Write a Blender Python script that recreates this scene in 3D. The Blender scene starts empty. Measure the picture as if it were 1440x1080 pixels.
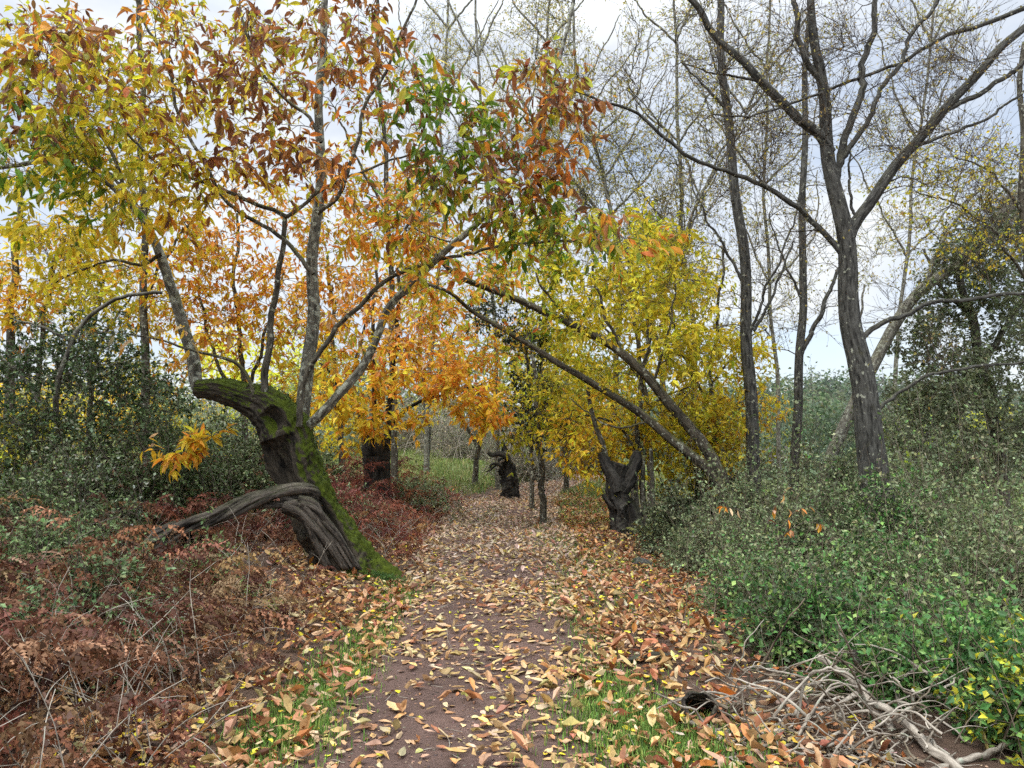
import bpy, math, numpy as np
from mathutils import Vector
sc = bpy.context.scene
R_ = np.random.default_rng(11)
# ------------------------------------------------------------------ camera
F = 1000.0; TILT = math.atan(0.08); CAMZ = 1.6
cam = bpy.data.cameras.new('camera'); camo = bpy.data.objects.new('camera', cam)
sc.collection.objects.link(camo); sc.camera = camo
cam.sensor_fit = 'HORIZONTAL'; cam.sensor_width = 36; cam.lens = 36*F/1440
cam.clip_start = 0.05; cam.clip_end = 1500
camo.location = (0, 0, CAMZ); camo.rotation_euler = (math.pi/2+TILT, 0, 0)
# ------------------------------------------------------------------ world (broken overcast) + soft sun
SUN_EL, SUN_AZ = math.radians(58), math.radians(215)
w = bpy.data.worlds.new('World'); sc.world = w; w.use_nodes = True
nt = w.node_tree; nt.nodes.clear(); N = nt.nodes.new; L = nt.links.new
out = N('ShaderNodeOutputWorld'); bg = N('ShaderNodeBackground'); bg2 = N('ShaderNodeBackground'); mx = N('ShaderNodeMixShader')
sky = N('ShaderNodeTexSky'); sky.sky_type = 'NISHITA'; sky.sun_disc = False; sky.sun_elevation = SUN_EL; sky.sun_rotation = SUN_AZ
L(sky.outputs[0], bg.inputs[0]); bg.inputs[1].default_value = 0.12
tc = N('ShaderNodeTexCoord'); sep = N('ShaderNodeSeparateXYZ'); L(tc.outputs['Generated'], sep.inputs[0])
mp = N('ShaderNodeMapping'); mp.inputs['Scale'].default_value = (1.0, 1.0, 2.2); mp.inputs['Location'].default_value = (3.1, 0.4, 0.2)
L(tc.outputs['Generated'], mp.inputs[0])
nz = N('ShaderNodeTexNoise'); nz.inputs['Scale'].default_value = 2.6; nz.inputs['Detail'].default_value = 7; nz.inputs['Roughness'].default_value = .55
L(mp.outputs[0], nz.inputs[0])
cr = N('ShaderNodeValToRGB'); cr.color_ramp.elements[0].position = .34; cr.color_ramp.elements[1].position = .52
cr.color_ramp.elements[0].color = (.5,.5,.5,1); cr.color_ramp.elements[1].color = (.97,.97,.97,1)
L(nz.outputs[0], cr.inputs[0]); L(cr.outputs[0], mx.inputs[0])
nz2 = N('ShaderNodeTexNoise'); nz2.inputs['Scale'].default_value = 3.5; nz2.inputs['Detail'].default_value = 6
L(mp.outputs[0], nz2.inputs[0])
cc = N('ShaderNodeValToRGB'); cc.color_ramp.elements[0].position = .35; cc.color_ramp.elements[1].position = .65
cc.color_ramp.elements[0].color = (.74,.82,.94,1); cc.color_ramp.elements[1].color = (.95,.98,1.0,1)
L(nz2.outputs[0], cc.inputs[0]); L(cc.outputs[0], bg2.inputs[0])
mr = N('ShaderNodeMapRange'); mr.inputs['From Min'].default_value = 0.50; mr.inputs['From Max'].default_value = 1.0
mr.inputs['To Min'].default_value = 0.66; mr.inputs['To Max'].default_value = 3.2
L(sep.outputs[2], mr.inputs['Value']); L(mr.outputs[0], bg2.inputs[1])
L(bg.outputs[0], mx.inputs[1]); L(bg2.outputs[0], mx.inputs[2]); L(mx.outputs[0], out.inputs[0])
sl = bpy.data.lights.new('sun', 'SUN'); sl.energy = 1.5; sl.angle = math.radians(25); sl.color = (1, .96, .9)
so = bpy.data.objects.new('sun', sl); sc.collection.objects.link(so)
sd = Vector((math.sin(SUN_AZ)*math.cos(SUN_EL), math.cos(SUN_AZ)*math.cos(SUN_EL), math.sin(SUN_EL)))
so.rotation_euler = (-sd).to_track_quat('-Z', 'Y').to_euler()
sc.view_settings.view_transform = 'Standard'; sc.view_settings.look = 'None'
sc.view_settings.exposure = 0.7; sc.view_settings.gamma = 1
cy = sc.cycles
cy.max_bounces = 6; cy.diffuse_bounces = 4; cy.glossy_bounces = 1; cy.transmission_bounces = 4; cy.transparent_max_bounces = 4
cy.use_adaptive_sampling = True; cy.adaptive_threshold = 0.03; cy.use_denoising = False; cy.sample_clamp_indirect = 4
cy.caustics_reflective = False; cy.caustics_refractive = False
sc.render.use_persistent_data = False

# ------------------------------------------------------------------ geometry helpers
def A(*a): return np.array(a, float)
def P(px, py, d):
    "world point seen at photo pixel (px,py) at forward distance d"
    px = np.asarray(px, float); py = np.asarray(py, float); d = np.asarray(d, float)
    cx = (px-720)/F; cz = (540-py)/F
    s, c = math.sin(TILT), math.cos(TILT)
    y = c-cz*s; z = s+cz*c
    return np.stack([cx*d/y, d+0*px, CAMZ+z*d/y], -1)
def PIX(p):
    x, y, z = p[..., 0], p[..., 1], p[..., 2]-CAMZ
    s, c = math.sin(TILT), math.cos(TILT)
    f = np.maximum(y*c+z*s, .1); u = -y*s+z*c
    return 720+F*x/f, 540-F*u/f
def sn(x, y, s, k=0):
    return (np.sin(x*s+1.3*k+1.7*np.sin(y*s*.8+k))+np.sin(y*s*1.13+2.1*k+1.3*np.sin(x*s*.9-k)))*.5
PC = A((-2,-.30),(3.5,-.30),(5.7,-.20),(10,-.22),(14,-.27),(18,-.15),(21,.35),(24,1.6),(27,3.6),(32,8),(200,60))
def pathx(y): return np.interp(y, PC[:, 0], PC[:, 1])
def pathw(y): return np.interp(y, [3, 6, 10, 16, 22, 30], [.78, .85, .92, 1.0, .9, .7])
def pd(x, y): return np.abs(x-pathx(y))-pathw(y)-.12*sn(x*0, y, 2.1)-.05*sn(x*0, y, 6, 2)
def G(x, y):
    x = np.asarray(x, float); y = np.asarray(y, float)
    d = x-pathx(np.clip(y, -5, 22)); h = 0*x
    lft = np.clip(-d-1.0, 0, None); rgt = np.clip(d-1.6, 0, None)
    h = h+.22*(1-np.exp(-lft/1.2))+.012*np.clip(lft, 0, 60)
    h = h-.10*np.clip(rgt, 0, 8)-.0*rgt
    far = np.clip(y-20, 0, None)
    h = h+.055*np.clip(far, 0, 60)*np.where(d < 4, 1, np.clip(1.6-d*.15, 0, 1))
    rough = np.clip(np.abs(d)-.7, 0, 1.5)/1.5
    h = h+rough*(.09*sn(x, y, .9)+.045*sn(x, y, 2.7, 1))+.012*sn(x, y, 4.5, 3)+.03*sn(x, y, 1.1, 5)*(1-rough*.5)
    h = h-.035*np.exp(-(d/.55)**2)
    return h
def onG(px, py, d0=6.):
    "ground point seen at a pixel"
    lo = 2.0; ds = np.linspace(2.2, 60, 1600); pts = P(np.full(1600, px), np.full(1600, py), ds)
    below = pts[:, 2] < G(pts[:, 0], pts[:, 1])
    i = np.argmax(below) if below.any() else 1599
    return A(pts[i, 0], pts[i, 1], float(G(pts[i, 0], pts[i, 1])))
def norm(v): return v/np.maximum(np.linalg.norm(v, axis=-1, keepdims=True), 1e-9)
def catmull(p, n):
    p = np.asarray(p, float)
    if len(p) < 3:
        t = np.linspace(0, 1, n)[:, None]; return p[0]*(1-t)+p[-1]*t
    q = np.vstack([2*p[0]-p[1], p, 2*p[-1]-p[-2]])
    seg = np.linalg.norm(np.diff(p, axis=0), axis=1); cum = np.r_[0, np.cumsum(seg)]
    s = np.linspace(0, cum[-1], n); k = np.clip(np.searchsorted(cum, s, 'right')-1, 0, len(p)-2)
    t = ((s-cum[k])/np.maximum(seg[k], 1e-9))[:, None]
    a, b, c, d = q[k], q[k+1], q[k+2], q[k+3]
    return .5*((2*b)+(c-a)*t+(2*a-5*b+4*c-d)*t*t+(3*b-a-3*c+d)*t**3)
class MB:
    "collects vertices and faces (numpy) and links them as one mesh object"
    def __init__(s): s.v = []; s.f = []; s.c = []; s.b = []; s.n = 0; s.sm = []
    def add(s, v, faces, col=None, bk=None, smooth=False):
        v = np.asarray(v, np.float32).reshape(-1, 3)
        for f in faces: s.f.append((np.asarray(f, np.int64)+s.n, smooth))
        s.v.append(v)
        s.c.append(np.ones((len(v), 3), np.float32)*.3 if col is None else np.asarray(col, np.float32).reshape(-1, 3))
        s.b.append(v if bk is None else np.asarray(bk, np.float32).reshape(-1, 3))
        s.n += len(v)
    def tubes(s, pts, rad, S=5, col=None, cap=True, bump=0.):
        pts = np.asarray(pts, float); rad = np.asarray(rad, float)
        if pts.ndim == 2: pts = pts[None]; rad = rad[None]
        n, K, _ = pts.shape
        if n == 0: return
        T = norm(np.gradient(pts, axis=1)); m = norm(T.mean(1))
        ref = np.eye(3)[np.argmin(np.abs(m), axis=1)][:, None, :]
        U = norm(np.cross(T, ref)); V = np.cross(T, U)
        th = np.linspace(0, 2*np.pi, S, endpoint=False); ct = np.cos(th); st = np.sin(th)
        seg = np.r_['1', np.zeros((n, 1)), np.linalg.norm(np.diff(pts, axis=1), axis=2)].cumsum(1)
        rr = rad[:, :, None]*np.ones(S)
        if bump:
            ph = R_.uniform(0, 6, (n, 1, 1)); sg = seg[:, :, None]
            rr = rr*(1+bump*(np.sin(3*th+ph+sg*1.1)+.6*np.sin(5*th-2*ph+sg*2.3)+.3*np.sin(sg*5+ph)*np.cos(2*th+sg)+.35*np.sin(sg*15+th*4)))
        vv = pts[:, :, None, :]+rr[..., None]*(U[:, :, None, :]*ct[:, None]+V[:, :, None, :]*st[:, None])
        off = R_.uniform(0, 20, (n, 1, 1))
        bk = np.stack([rad[:, :, None]*ct+off, rad[:, :, None]*st+off, seg[:, :, None]*.22+off+0*ct], -1)
        base = (np.arange(n)*K*S)[:, None, None]; k = np.arange(K-1)[None, :, None]*S; j = np.arange(S)[None, None, :]; j2 = (j+1) % S
        q = np.stack(np.broadcast_arrays(base+k+j, base+k+j2, base+k+S+j2, base+k+S+j), -1).reshape(-1, 4)
        fs = [q]
        if cap and S > 3: fs.append((base[:, 0]+(K-1)*S+np.arange(S)[None]).reshape(n, S))
        c = None
        if col is not None: c = np.broadcast_to(np.asarray(col, float).reshape(-1, 1, 1, 3), (n, K, S, 3))
        s.add(vv, fs, c, bk, True)
    def stamp(s, tmpl, pos, X, Y, Z, size, col, smooth=False):
        tv, tf, tc_ = tmpl; n = len(pos); m = len(tv)
        if n == 0: return
        size = np.asarray(size, float)
        if size.ndim == 1: size = size[:, None]*np.ones(3)
        l = tv[None]*size[:, None, :]
        v = pos[:, None]+l[..., 0:1]*X[:, None]+l[..., 1:2]*Y[:, None]+l[..., 2:3]*Z[:, None]
        o = (np.arange(n)*m)[:, None, None]
        s.add(v, [(f[None]+o).reshape(-1, f.shape[1]) for f in tf], np.asarray(col)[:, None, :]*tc_[None, :, None], None, smooth)
    def build(s, name, mat, parent=None, origin=None):
        me = bpy.data.meshes.new(name); v = np.concatenate(s.v); o = np.zeros(3) if origin is None else np.asarray(origin)
        v = (v-o).astype(np.float32)
        me.vertices.add(len(v)); me.vertices.foreach_set('co', v.ravel())
        tot = sum(f.size for f, _ in s.f); nf = sum(len(f) for f, _ in s.f)
        me.loops.add(tot); me.polygons.add(nf)
        me.loops.foreach_set('vertex_index', np.concatenate([f.ravel() for f, _ in s.f]).astype(np.int32))
        ln = np.concatenate([np.full(len(f), f.shape[1]) for f, _ in s.f])
        me.polygons.foreach_set('loop_start', np.r_[0, np.cumsum(ln)[:-1]].astype(np.int32))
        me.polygons.foreach_set('use_smooth', np.concatenate([np.full(len(f), sm) for f, sm in s.f]))
        me.update(calc_edges=True)
        a = me.attributes.new('col', 'FLOAT_COLOR', 'POINT'); c = np.concatenate(s.c)
        a.data.foreach_set('color', np.c_[c, np.ones(len(c))].astype(np.float32).ravel())
        b = me.attributes.new('bk', 'FLOAT_VECTOR', 'POINT'); b.data.foreach_set('vector', np.concatenate(s.b).astype(np.float32).ravel())
        me.materials.append(mat)
        ob = bpy.data.objects.new(name, me); sc.collection.objects.link(ob)
        if parent is not None: ob.parent = parent
        elif origin is not None: ob.location = tuple(o)
        return ob
def thing(name, label, cat, loc, group=None):
    o = bpy.data.objects.new(name, None); sc.collection.objects.link(o); o.location = tuple(loc); o.empty_display_size = .2
    o['label'] = label; o['category'] = cat
    if group: o['group'] = group
    return o
def tag(o, label, cat, group=None, kind=None):
    o['label'] = label; o['category'] = cat
    if group: o['group'] = group
    if kind: o['kind'] = kind
    return o
# leaf templates: x = width, y = along, z = normal
def leaf_t(st, wd, sag=.10, fold=.18):
    v = [(0, 0, 0)]; c = [.9]
    for t, w_ in zip(st, wd):
        z = -sag*t*t
        v += [(-w_, t, z+fold*w_), (0, t+.02, z), (w_, t, z+fold*w_)]; c += [1, .9, 1]
    v.append((0, 1, -sag)); c.append(1); n = len(v)-1; m = len(st)
    tri = [(0, 2, 1), (0, 3, 2)]; quad = []
    for i in range(m-1):
        a = 1+3*i; quad += [(a, a+1, a+4, a+3), (a+1, a+2, a+5, a+4)]
    a = 1+3*(m-1); tri += [(a, a+1, n), (a+1, a+2, n)]
    fs = [np.array(tri)]+([np.array(quad)] if quad else [])
    return np.array(v, float), fs, np.array(c, float)
CHEST = leaf_t([.2, .5, .8], [.11, .17, .10], .16, .5)
CHEST_S = leaf_t([.42], [.19], .12, .4)
CURL = leaf_t([.2, .5, .8], [.12, .19, .12], -.25, .9)
ROUND = leaf_t([.25, .6], [.30, .30], .1, .3)
OVAL = leaf_t([.45], [.27], .1, .3)
def pal(cols, n, var=.18):
    cols = np.asarray(cols, float); i = R_.integers(0, len(cols), n)
    return np.clip(cols[i]*np.exp(R_.normal(0, var, (n, 1)))*np.exp(R_.normal(0, var*.4, (n, 3))), .004, .95)
YEL = [(.80,.62,.04),(.86,.70,.06),(.70,.56,.04)]
GOLD = [(.86,.56,.04),(.86,.49,.04),(.80,.43,.04)]
ORG = [(.80,.33,.04),(.68,.24,.035),(.84,.42,.06)]
BRN = [(.42,.15,.03),(.32,.11,.03),(.52,.20,.04),(.24,.09,.035)]
YGR = [(.52,.50,.04),(.44,.46,.04),(.62,.54,.04)]
GRN = [(.16,.27,.02),(.12,.22,.02),(.24,.32,.03)]
OLV = [(.19,.23,.11),(.25,.28,.15),(.15,.18,.09)]
GREY = [(.20,.24,.15),(.15,.19,.11),(.25,.28,.18)]
BRAM = [(.06,.15,.05),(.09,.20,.06),(.05,.11,.05),(.12,.22,.09)]
TAN = [(.62,.41,.21),(.70,.50,.29),(.54,.32,.14),(.64,.41,.17)]
RUST = [(.46,.21,.09),(.38,.155,.07),(.27,.11,.06),(.54,.28,.13)]
def rdir(n): return norm(R_.normal(0, 1, (n, 3)))
# ------------------------------------------------------------------ materials
def M(name):
    m = bpy.data.materials.new(name); m.use_nodes = True; m.node_tree.nodes.clear(); return m, m.node_tree
def attr(t, n):
    a = t.nodes.new('ShaderNodeAttribute'); a.attribute_name = n; return a
def leafmat(name, trans=.35, rough=.55, spec=.35):
    m, t = M(name); a = attr(t, 'col'); o = t.nodes.new('ShaderNodeOutputMaterial')
    p = t.nodes.new('ShaderNodeBsdfPrincipled'); tr = t.nodes.new('ShaderNodeBsdfTranslucent'); mx = t.nodes.new('ShaderNodeMixShader')
    g = t.nodes.new('ShaderNodeNewGeometry'); nz = t.nodes.new('ShaderNodeTexNoise'); nz.inputs['Scale'].default_value = 22; nz.inputs['Detail'].default_value = 3
    t.links.new(g.outputs['Position'], nz.inputs[0])
    r = t.nodes.new('ShaderNodeMapRange'); r.inputs['From Min'].default_value = .3; r.inputs['From Max'].default_value = .7; r.inputs['To Min'].default_value = .72; r.inputs['To Max'].default_value = 1.15
    t.links.new(nz.outputs[0], r.inputs[0])
    mm = t.nodes.new('ShaderNodeVectorMath'); mm.operation = 'SCALE'; t.links.new(a.outputs['Color'], mm.inputs[0]); t.links.new(r.outputs[0], mm.inputs['Scale'])
    p.inputs['Roughness'].default_value = rough; p.inputs['Specular IOR Level'].default_value = spec
    t.links.new(mm.outputs[0], p.inputs['Base Color']); t.links.new(mm.outputs[0], tr.inputs[0])
    mx.inputs[0].default_value = trans; t.links.new(p.outputs[0], mx.inputs[1]); t.links.new(tr.outputs[0], mx.inputs[2]); t.links.new(mx.outputs[0], o.inputs[0])
    return m
LEAF = leafmat('leaf', .48); EVER = leafmat('evergreen_leaf', .22, .5, .28); DRY = leafmat('dry_leaf', .12, .6, .3); FERN = leafmat('fern_frond', .25, .7, .2)
def bark(name, dark, light, moss=0., mosscol=(.07,.10,.015), lichen=0., scale=14., bump=.6, rough=.9, mz=0.2, mdir=(0,0,1)):
    m, t = M(name); n = t.nodes.new; l = t.links.new
    o = n('ShaderNodeOutputMaterial'); p = n('ShaderNodeBsdfPrincipled'); a = attr(t, 'bk'); g = n('ShaderNodeNewGeometry')
    z = n('ShaderNodeTexNoise'); z.inputs['Scale'].default_value = scale; z.inputs['Detail'].default_value = 8; z.inputs['Roughness'].default_value = .65; l(a.outputs['Vector'], z.inputs[0])
    z2 = n('ShaderNodeTexNoise'); z2.inputs['Scale'].default_value = 4.5; z2.inputs['Detail'].default_value = 9; l(g.outputs['Position'], z2.inputs[0])
    cr = n('ShaderNodeValToRGB'); cr.color_ramp.elements[0].position = .36; cr.color_ramp.elements[1].position = .62
    cr.color_ramp.elements[0].color = (*dark, 1); cr.color_ramp.elements[1].color = (*light, 1); l(z.outputs[0], cr.inputs[0])
    col = cr.outputs[0]
    def over(col, fac, c2, ):
        x = n('ShaderNodeMix'); x.data_type = 'RGBA'; l(fac, x.inputs[0]); l(col, x.inputs[6])
        if isinstance(c2, tuple): x.inputs[7].default_value = (*c2, 1)
        else: l(c2, x.inputs[7])
        return x.outputs[2]
    if lichen:
        z3 = n('ShaderNodeTexNoise'); z3.inputs['Scale'].default_value = 16; z3.inputs['Detail'].default_value = 5; l(g.outputs['Position'], z3.inputs[0])
        r = n('ShaderNodeMapRange'); r.inputs['From Min'].default_value = .66-lichen*.25; r.inputs['From Max'].default_value = .72-lichen*.2; l(z3.outputs[0], r.inputs[0])
        col = over(col, r.outputs[0], (.33,.34,.27))
    if moss:
        s = n('ShaderNodeVectorMath'); s.operation = 'DOT_PRODUCT'; s.inputs[1].default_value = mdir; l(g.outputs['Normal'], s.inputs[0])
        ad = n('ShaderNodeMath'); ad.operation = 'MULTIPLY_ADD'; l(z2.outputs[0], ad.inputs[0]); ad.inputs[1].default_value = 2.6; l(s.outputs['Value'], ad.inputs[2])
        z5 = n('ShaderNodeTexNoise'); z5.inputs['Scale'].default_value = 38; z5.inputs['Detail'].default_value = 3; l(g.outputs['Position'], z5.inputs[0])
        ad2 = n('ShaderNodeMath'); ad2.operation = 'MULTIPLY_ADD'; l(z5.outputs[0], ad2.inputs[0]); ad2.inputs[1].default_value = .6; l(ad.outputs[0], ad2.inputs[2])
        r = n('ShaderNodeMapRange'); r.inputs['From Min'].default_value = 1.70+mz; r.inputs['From Max'].default_value = 2.05+mz; r.inputs['To Max'].default_value = moss; l(ad2.outputs[0], r.inputs[0])
        z4 = n('ShaderNodeTexNoise'); z4.inputs['Scale'].default_value = 11; z4.inputs['Detail'].default_value = 12; z4.inputs['Roughness'].default_value = .75; l(g.outputs['Position'], z4.inputs[0])
        mc = n('ShaderNodeValToRGB'); mc.color_ramp.elements[0].position = .35; mc.color_ramp.elements[1].position = .65
        mc.color_ramp.elements[0].color = (mosscol[0]*.45, mosscol[1]*.45, mosscol[2]*.6, 1); mc.color_ramp.elements[1].color = (mosscol[0]*1.5, mosscol[1]*1.4, mosscol[2]*1.2, 1)
        l(z4.outputs[0], mc.inputs[0]); col = over(col, r.outputs[0], mc.outputs[0])
    l(col, p.inputs['Base Color']); p.inputs['Roughness'].default_value = rough; p.inputs['Specular IOR Level'].default_value = .2
    b = n('ShaderNodeBump'); b.inputs['Strength'].default_value = bump; b.inputs['Distance'].default_value = .03; l(z.outputs[0], b.inputs['Height']); l(b.outputs[0], p.inputs['Normal'])
    l(p.outputs[0], o.inputs[0]); return m
B_DARK = bark('dark_chestnut_bark', (.02,.017,.013), (.11,.095,.07), .6, (.10,.11,.03), .22, 22)
B_CHEST = bark('chestnut_bark', (.022,.019,.015), (.12,.108,.082), .55, (.10,.11,.03), .35, 26)
B_PALE = bark('lichen_grey_bark', (.035,.033,.026), (.19,.18,.145), .35, (.14,.15,.06), .6, 26)
B_MOSS = bark('mossy_old_bark', (.007,.006,.005), (.075,.062,.045), 1., (.052,.075,.006), 0., 15, 1.0, mz=.10, mdir=(.62,-.12,.70))
B_DEAD = bark('weathered_dead_wood', (.006,.005,.004), (.13,.11,.09), .2, (.06,.08,.02), 0., 22, 1.0)
B_BURN = bark('charred_wood', (.006,.0055,.005), (.055,.05,.043), .2, (.06,.07,.03), .0, 12, 1.0)
B_POP = bark('poplar_bark', (.015,.0145,.013), (.105,.103,.092), .35, (.08,.08,.04), .12, 26)
B_BIRCH = bark('pale_poplar_bark', (.06,.056,.045), (.21,.20,.165), .3, (.15,.15,.08), .5, 22)
B_OLIVE = bark('oak_bark', (.04,.035,.03), (.16,.15,.12), .3, (.08,.09,.04), .2, 18)
B_TWIG = bark('dry_stick', (.10,.08,.06), (.44,.39,.32), .0, scale=30, bump=.3, lichen=.25)
B_STK = bark('brown_stick', (.06,.045,.033), (.24,.19,.14), .1, scale=30, bump=.4, lichen=.2)
B_TWIGD = bark('dark_twig', (.035,.028,.022), (.13,.105,.08), .0, scale=30, bump=.2)
# ------------------------------------------------------------------ ground
def groundmat(name, pth):
    m, t = M(name); n = t.nodes.new; l = t.links.new
    o = n('ShaderNodeOutputMaterial'); p = n('ShaderNodeBsdfPrincipled'); g = n('ShaderNodeNewGeometry'); a = attr(t, 'col')
    z = n('ShaderNodeTexNoise'); z.inputs['Scale'].default_value = 1.6; z.inputs['Detail'].default_value = 9; z.inputs['Roughness'].default_value = .62; l(g.outputs['Position'], z.inputs[0])
    z2 = n('ShaderNodeTexNoise'); z2.inputs['Scale'].default_value = 45; z2.inputs['Detail'].default_value = 6; z2.inputs['Roughness'].default_value = .7; l(g.outputs['Position'], z2.inputs[0])
    r = n('ShaderNodeMapRange'); r.inputs['From Min'].default_value = .3; r.inputs['From Max'].default_value = .7; r.inputs['To Min'].default_value = .72; r.inputs['To Max'].default_value = 1.3; l(z.outputs[0], r.inputs[0])
    r2 = n('ShaderNodeMapRange'); r2.inputs['From Min'].default_value = .3; r2.inputs['From Max'].default_value = .7; r2.inputs['To Min'].default_value = .7; r2.inputs['To Max'].default_value = 1.3; l(z2.outputs[0], r2.inputs[0])
    mu = n('ShaderNodeMath'); mu.operation = 'MULTIPLY'; l(r.outputs[0], mu.inputs[0]); l(r2.outputs[0], mu.inputs[1])
    v = n('ShaderNodeVectorMath'); v.operation = 'SCALE'; l(a.outputs['Color'], v.inputs[0]); l(mu.outputs[0], v.inputs['Scale'])
    l(v.outputs[0], p.inputs['Base Color']); p.inputs['Roughness'].default_value = .85; p.inputs['Specular IOR Level'].default_value = .25
    b = n('ShaderNodeBump'); b.inputs['Strength'].default_value = .9; b.inputs['Distance'].default_value = .03
    ad = n('ShaderNodeMath'); ad.operation = 'ADD'; l(z.outputs[0], ad.inputs[0]); l(z2.outputs[0], ad.inputs[1]); l(ad.outputs[0], b.inputs['Height']); l(b.outputs[0], p.inputs['Normal'])
    l(p.outputs[0], o.inputs[0]); return m
def sheet(xs, ys, colf, dz=0, hf=None):
    X, Y = np.meshgrid(xs, ys); Z = (G(X, Y) if hf is None else hf(X, Y))+dz
    v = np.stack([X, Y, Z], -1); ny, nx = X.shape
    i = (np.arange(ny-1)[:, None]*nx+np.arange(nx-1)[None]).ravel()
    return v, np.stack([i, i+1, i+nx+1, i+nx], -1), colf(X, Y)
def spread_axis(a, b, c, n, pw=2.2):
    t = np.linspace(-1, 1, n); s = np.sign(t)*np.abs(t)**pw
    return np.where(s < 0, c+(c-a)*s, c+(b-c)*s)
def gcol(X, Y):
    d = pd(X, Y); c = np.zeros(X.shape+(3,))+A(.105,.066,.045)
    k = np.clip((Y-17)/8, 0, 1)[..., None]*np.clip((d-.2)/1., 0, 1)[..., None]*.9
    return c*(1-k)+A(.15,.19,.06)*k
xs = np.unique(np.r_[-600, -250, -120, np.linspace(-60, -12, 40), np.linspace(-12, 12, 300), np.linspace(12, 60, 40), 120, 250, 600])
ys = np.unique(np.r_[-60, -20, np.linspace(-6, 2, 20), np.linspace(2, 26, 380), np.linspace(26, 90, 60), 140, 300, 900])
v, f, c = sheet(xs, ys, gcol); b = MB(); b.add(v, [f], c, smooth=True)
o = b.build('ground', groundmat('forest_soil', 0)); o['kind'] = 'structure'
# path: own sheet 5 mm above
ty = np.linspace(-3, 30, 420); tx = np.linspace(-1, 1, 26)
Yp = ty[:, None]+0*tx; hw = pathw(Yp)+.12*sn(Yp*0, Yp, 2.1)+.05*sn(Yp*0, Yp, 6, 2)
Xp = pathx(Yp)+tx*hw; Zp = G(Xp, Yp)+.006
i = (np.arange(419)[:, None]*26+np.arange(25)[None]).ravel()
b = MB(); b.add(np.stack([Xp, Yp, Zp], -1), [np.stack([i, i+1, i+27, i+26], -1)], np.zeros(Xp.shape+(3,))+A(.125,.078,.062), smooth=True)
o = b.build('path', groundmat('dirt_path', 1)); o['kind'] = 'structure'

# ------------------------------------------------------------------ tree machinery
class Tree:
    def __init__(s): s.lp = []; s.lr = []; s.nodes = np.zeros((0, 3)); s.nr = np.zeros(0); s.nt = np.zeros((0, 3)); s.br = []; s.brr = []
    def _nodes(s, p, r):
        s.nodes = np.vstack([s.nodes, p]); s.nr = np.r_[s.nr, r]; s.nt = np.vstack([s.nt, norm(np.gradient(p, axis=0))])
    def limb(s, px, r0, r1, d, n=36, wob=.02, grow=True):
        """px: list of (px,py[,d]) ; r in photo pixels; d default distance"""
        q = np.array([P(a[0], a[1], a[2] if len(a) > 2 else d) for a in px]); dm = np.mean(q[:, 1])
        p = catmull(q, n); t = np.linspace(0, 1, n)
        wob = wob*min(1., np.linalg.norm(q[-1]-q[0])/3.5)
        kk = R_.normal(0, wob*(.3 if r0 < 8 else .08), (n, 3)); kk[0] = 0; p = p+kk
        p = p+wob*np.stack([np.sin(t*23+R_.uniform(0, 6)), np.sin(t*17+R_.uniform(0, 6)), .5*np.sin(t*19)], -1)*np.minimum(1, 4*t)[:, None]
        r = .82*(r0+(r1-r0)*t**.8)/F*dm
        s.lp.append(p); s.lr.append(r)
        if grow: s._nodes(p, r)
        return p, r
    def grow(s, tg, K=7, rise=.25, r_tip=.003, rmax=.05, thick=.012, wig=.08, low=1.5):
        d = np.linalg.norm(tg[:, None]-s.nodes[None, ::3], axis=2).min(1)
        for t in tg[np.argsort(d)]:
            dv = t-s.nodes; D = np.linalg.norm(dv, axis=1)
            cost = D*(1+low*np.clip(-dv[:, 2]/np.maximum(D, .01), 0, 1)+.8*np.clip(-(dv*s.nt).sum(1)/np.maximum(D, .01), 0, 1))
            i = np.argmin(cost); a = s.nodes[i]; L_ = D[i]
            if L_ < .08: continue
            c1 = a+norm(s.nt[i]*.7+norm(dv[i])*.8)*L_*.35; c2 = a*.3+t*.7+A(0, 0, rise*L_)*.4
            u = np.linspace(0, 1, K)[:, None]
            p = (1-u)**3*a+3*(1-u)**2*u*c1+3*(1-u)*u*u*c2+u**3*t
            p[1:] += R_.normal(0, wig*L_/K, (K-1, 3))
            r0 = min(s.nr[i]*.72, rmax, r_tip+thick*L_); r = np.linspace(r0, min(r_tip, r0), K)
            s.br.append(p); s.brr.append(r); s._nodes(p, np.maximum(r, r_tip))
    def twigs(s, per, Lr, K=4, up=.2, spread=1., nodes=None, r=.0025, tmin=.25, tmax=1.):
        br = np.array(s.br); n = len(br)*per
        i = np.repeat(np.arange(len(br)), per); u = R_.uniform(tmin, tmax, n)*(br.shape[1]-1.001); k = u.astype(int); f = (u-k)[:, None]
        p0 = br[i, k]*(1-f)+br[i, k+1]*f; T = norm(br[i, k+1]-br[i, k])
        dr = norm(T*.8+rdir(n)*spread+A(0, 0, up)); Ln = R_.uniform(*Lr, n)
        return mktw(p0, dr, Ln, K, up)
def mktw(p0, dr, Ln, K, up, jit=.12):
    n = len(p0); out = np.zeros((n, K, 3)); out[:, 0] = p0; d = dr.copy()
    for k in range(1, K):
        out[:, k] = out[:, k-1]+d*(Ln/(K-1))[:, None]; d = norm(d+R_.normal(0, jit, (n, 3))+A(0, 0, up*.35))
    return out
def subtw(tw, per, Lr, K=3, up=.1, spread=.9):
    n = len(tw)*per; i = np.repeat(np.arange(len(tw)), per); u = R_.uniform(.15, 1, n)*(tw.shape[1]-1.001); k = u.astype(int); f = (u-k)[:, None]
    p0 = tw[i, k]*(1-f)+tw[i, k+1]*f; T = norm(tw[i, k+1]-tw[i, k])
    return mktw(p0, norm(T*.9+rdir(n)*spread+A(0, 0, up)), R_.uniform(*Lr, n), K, up)
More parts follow.
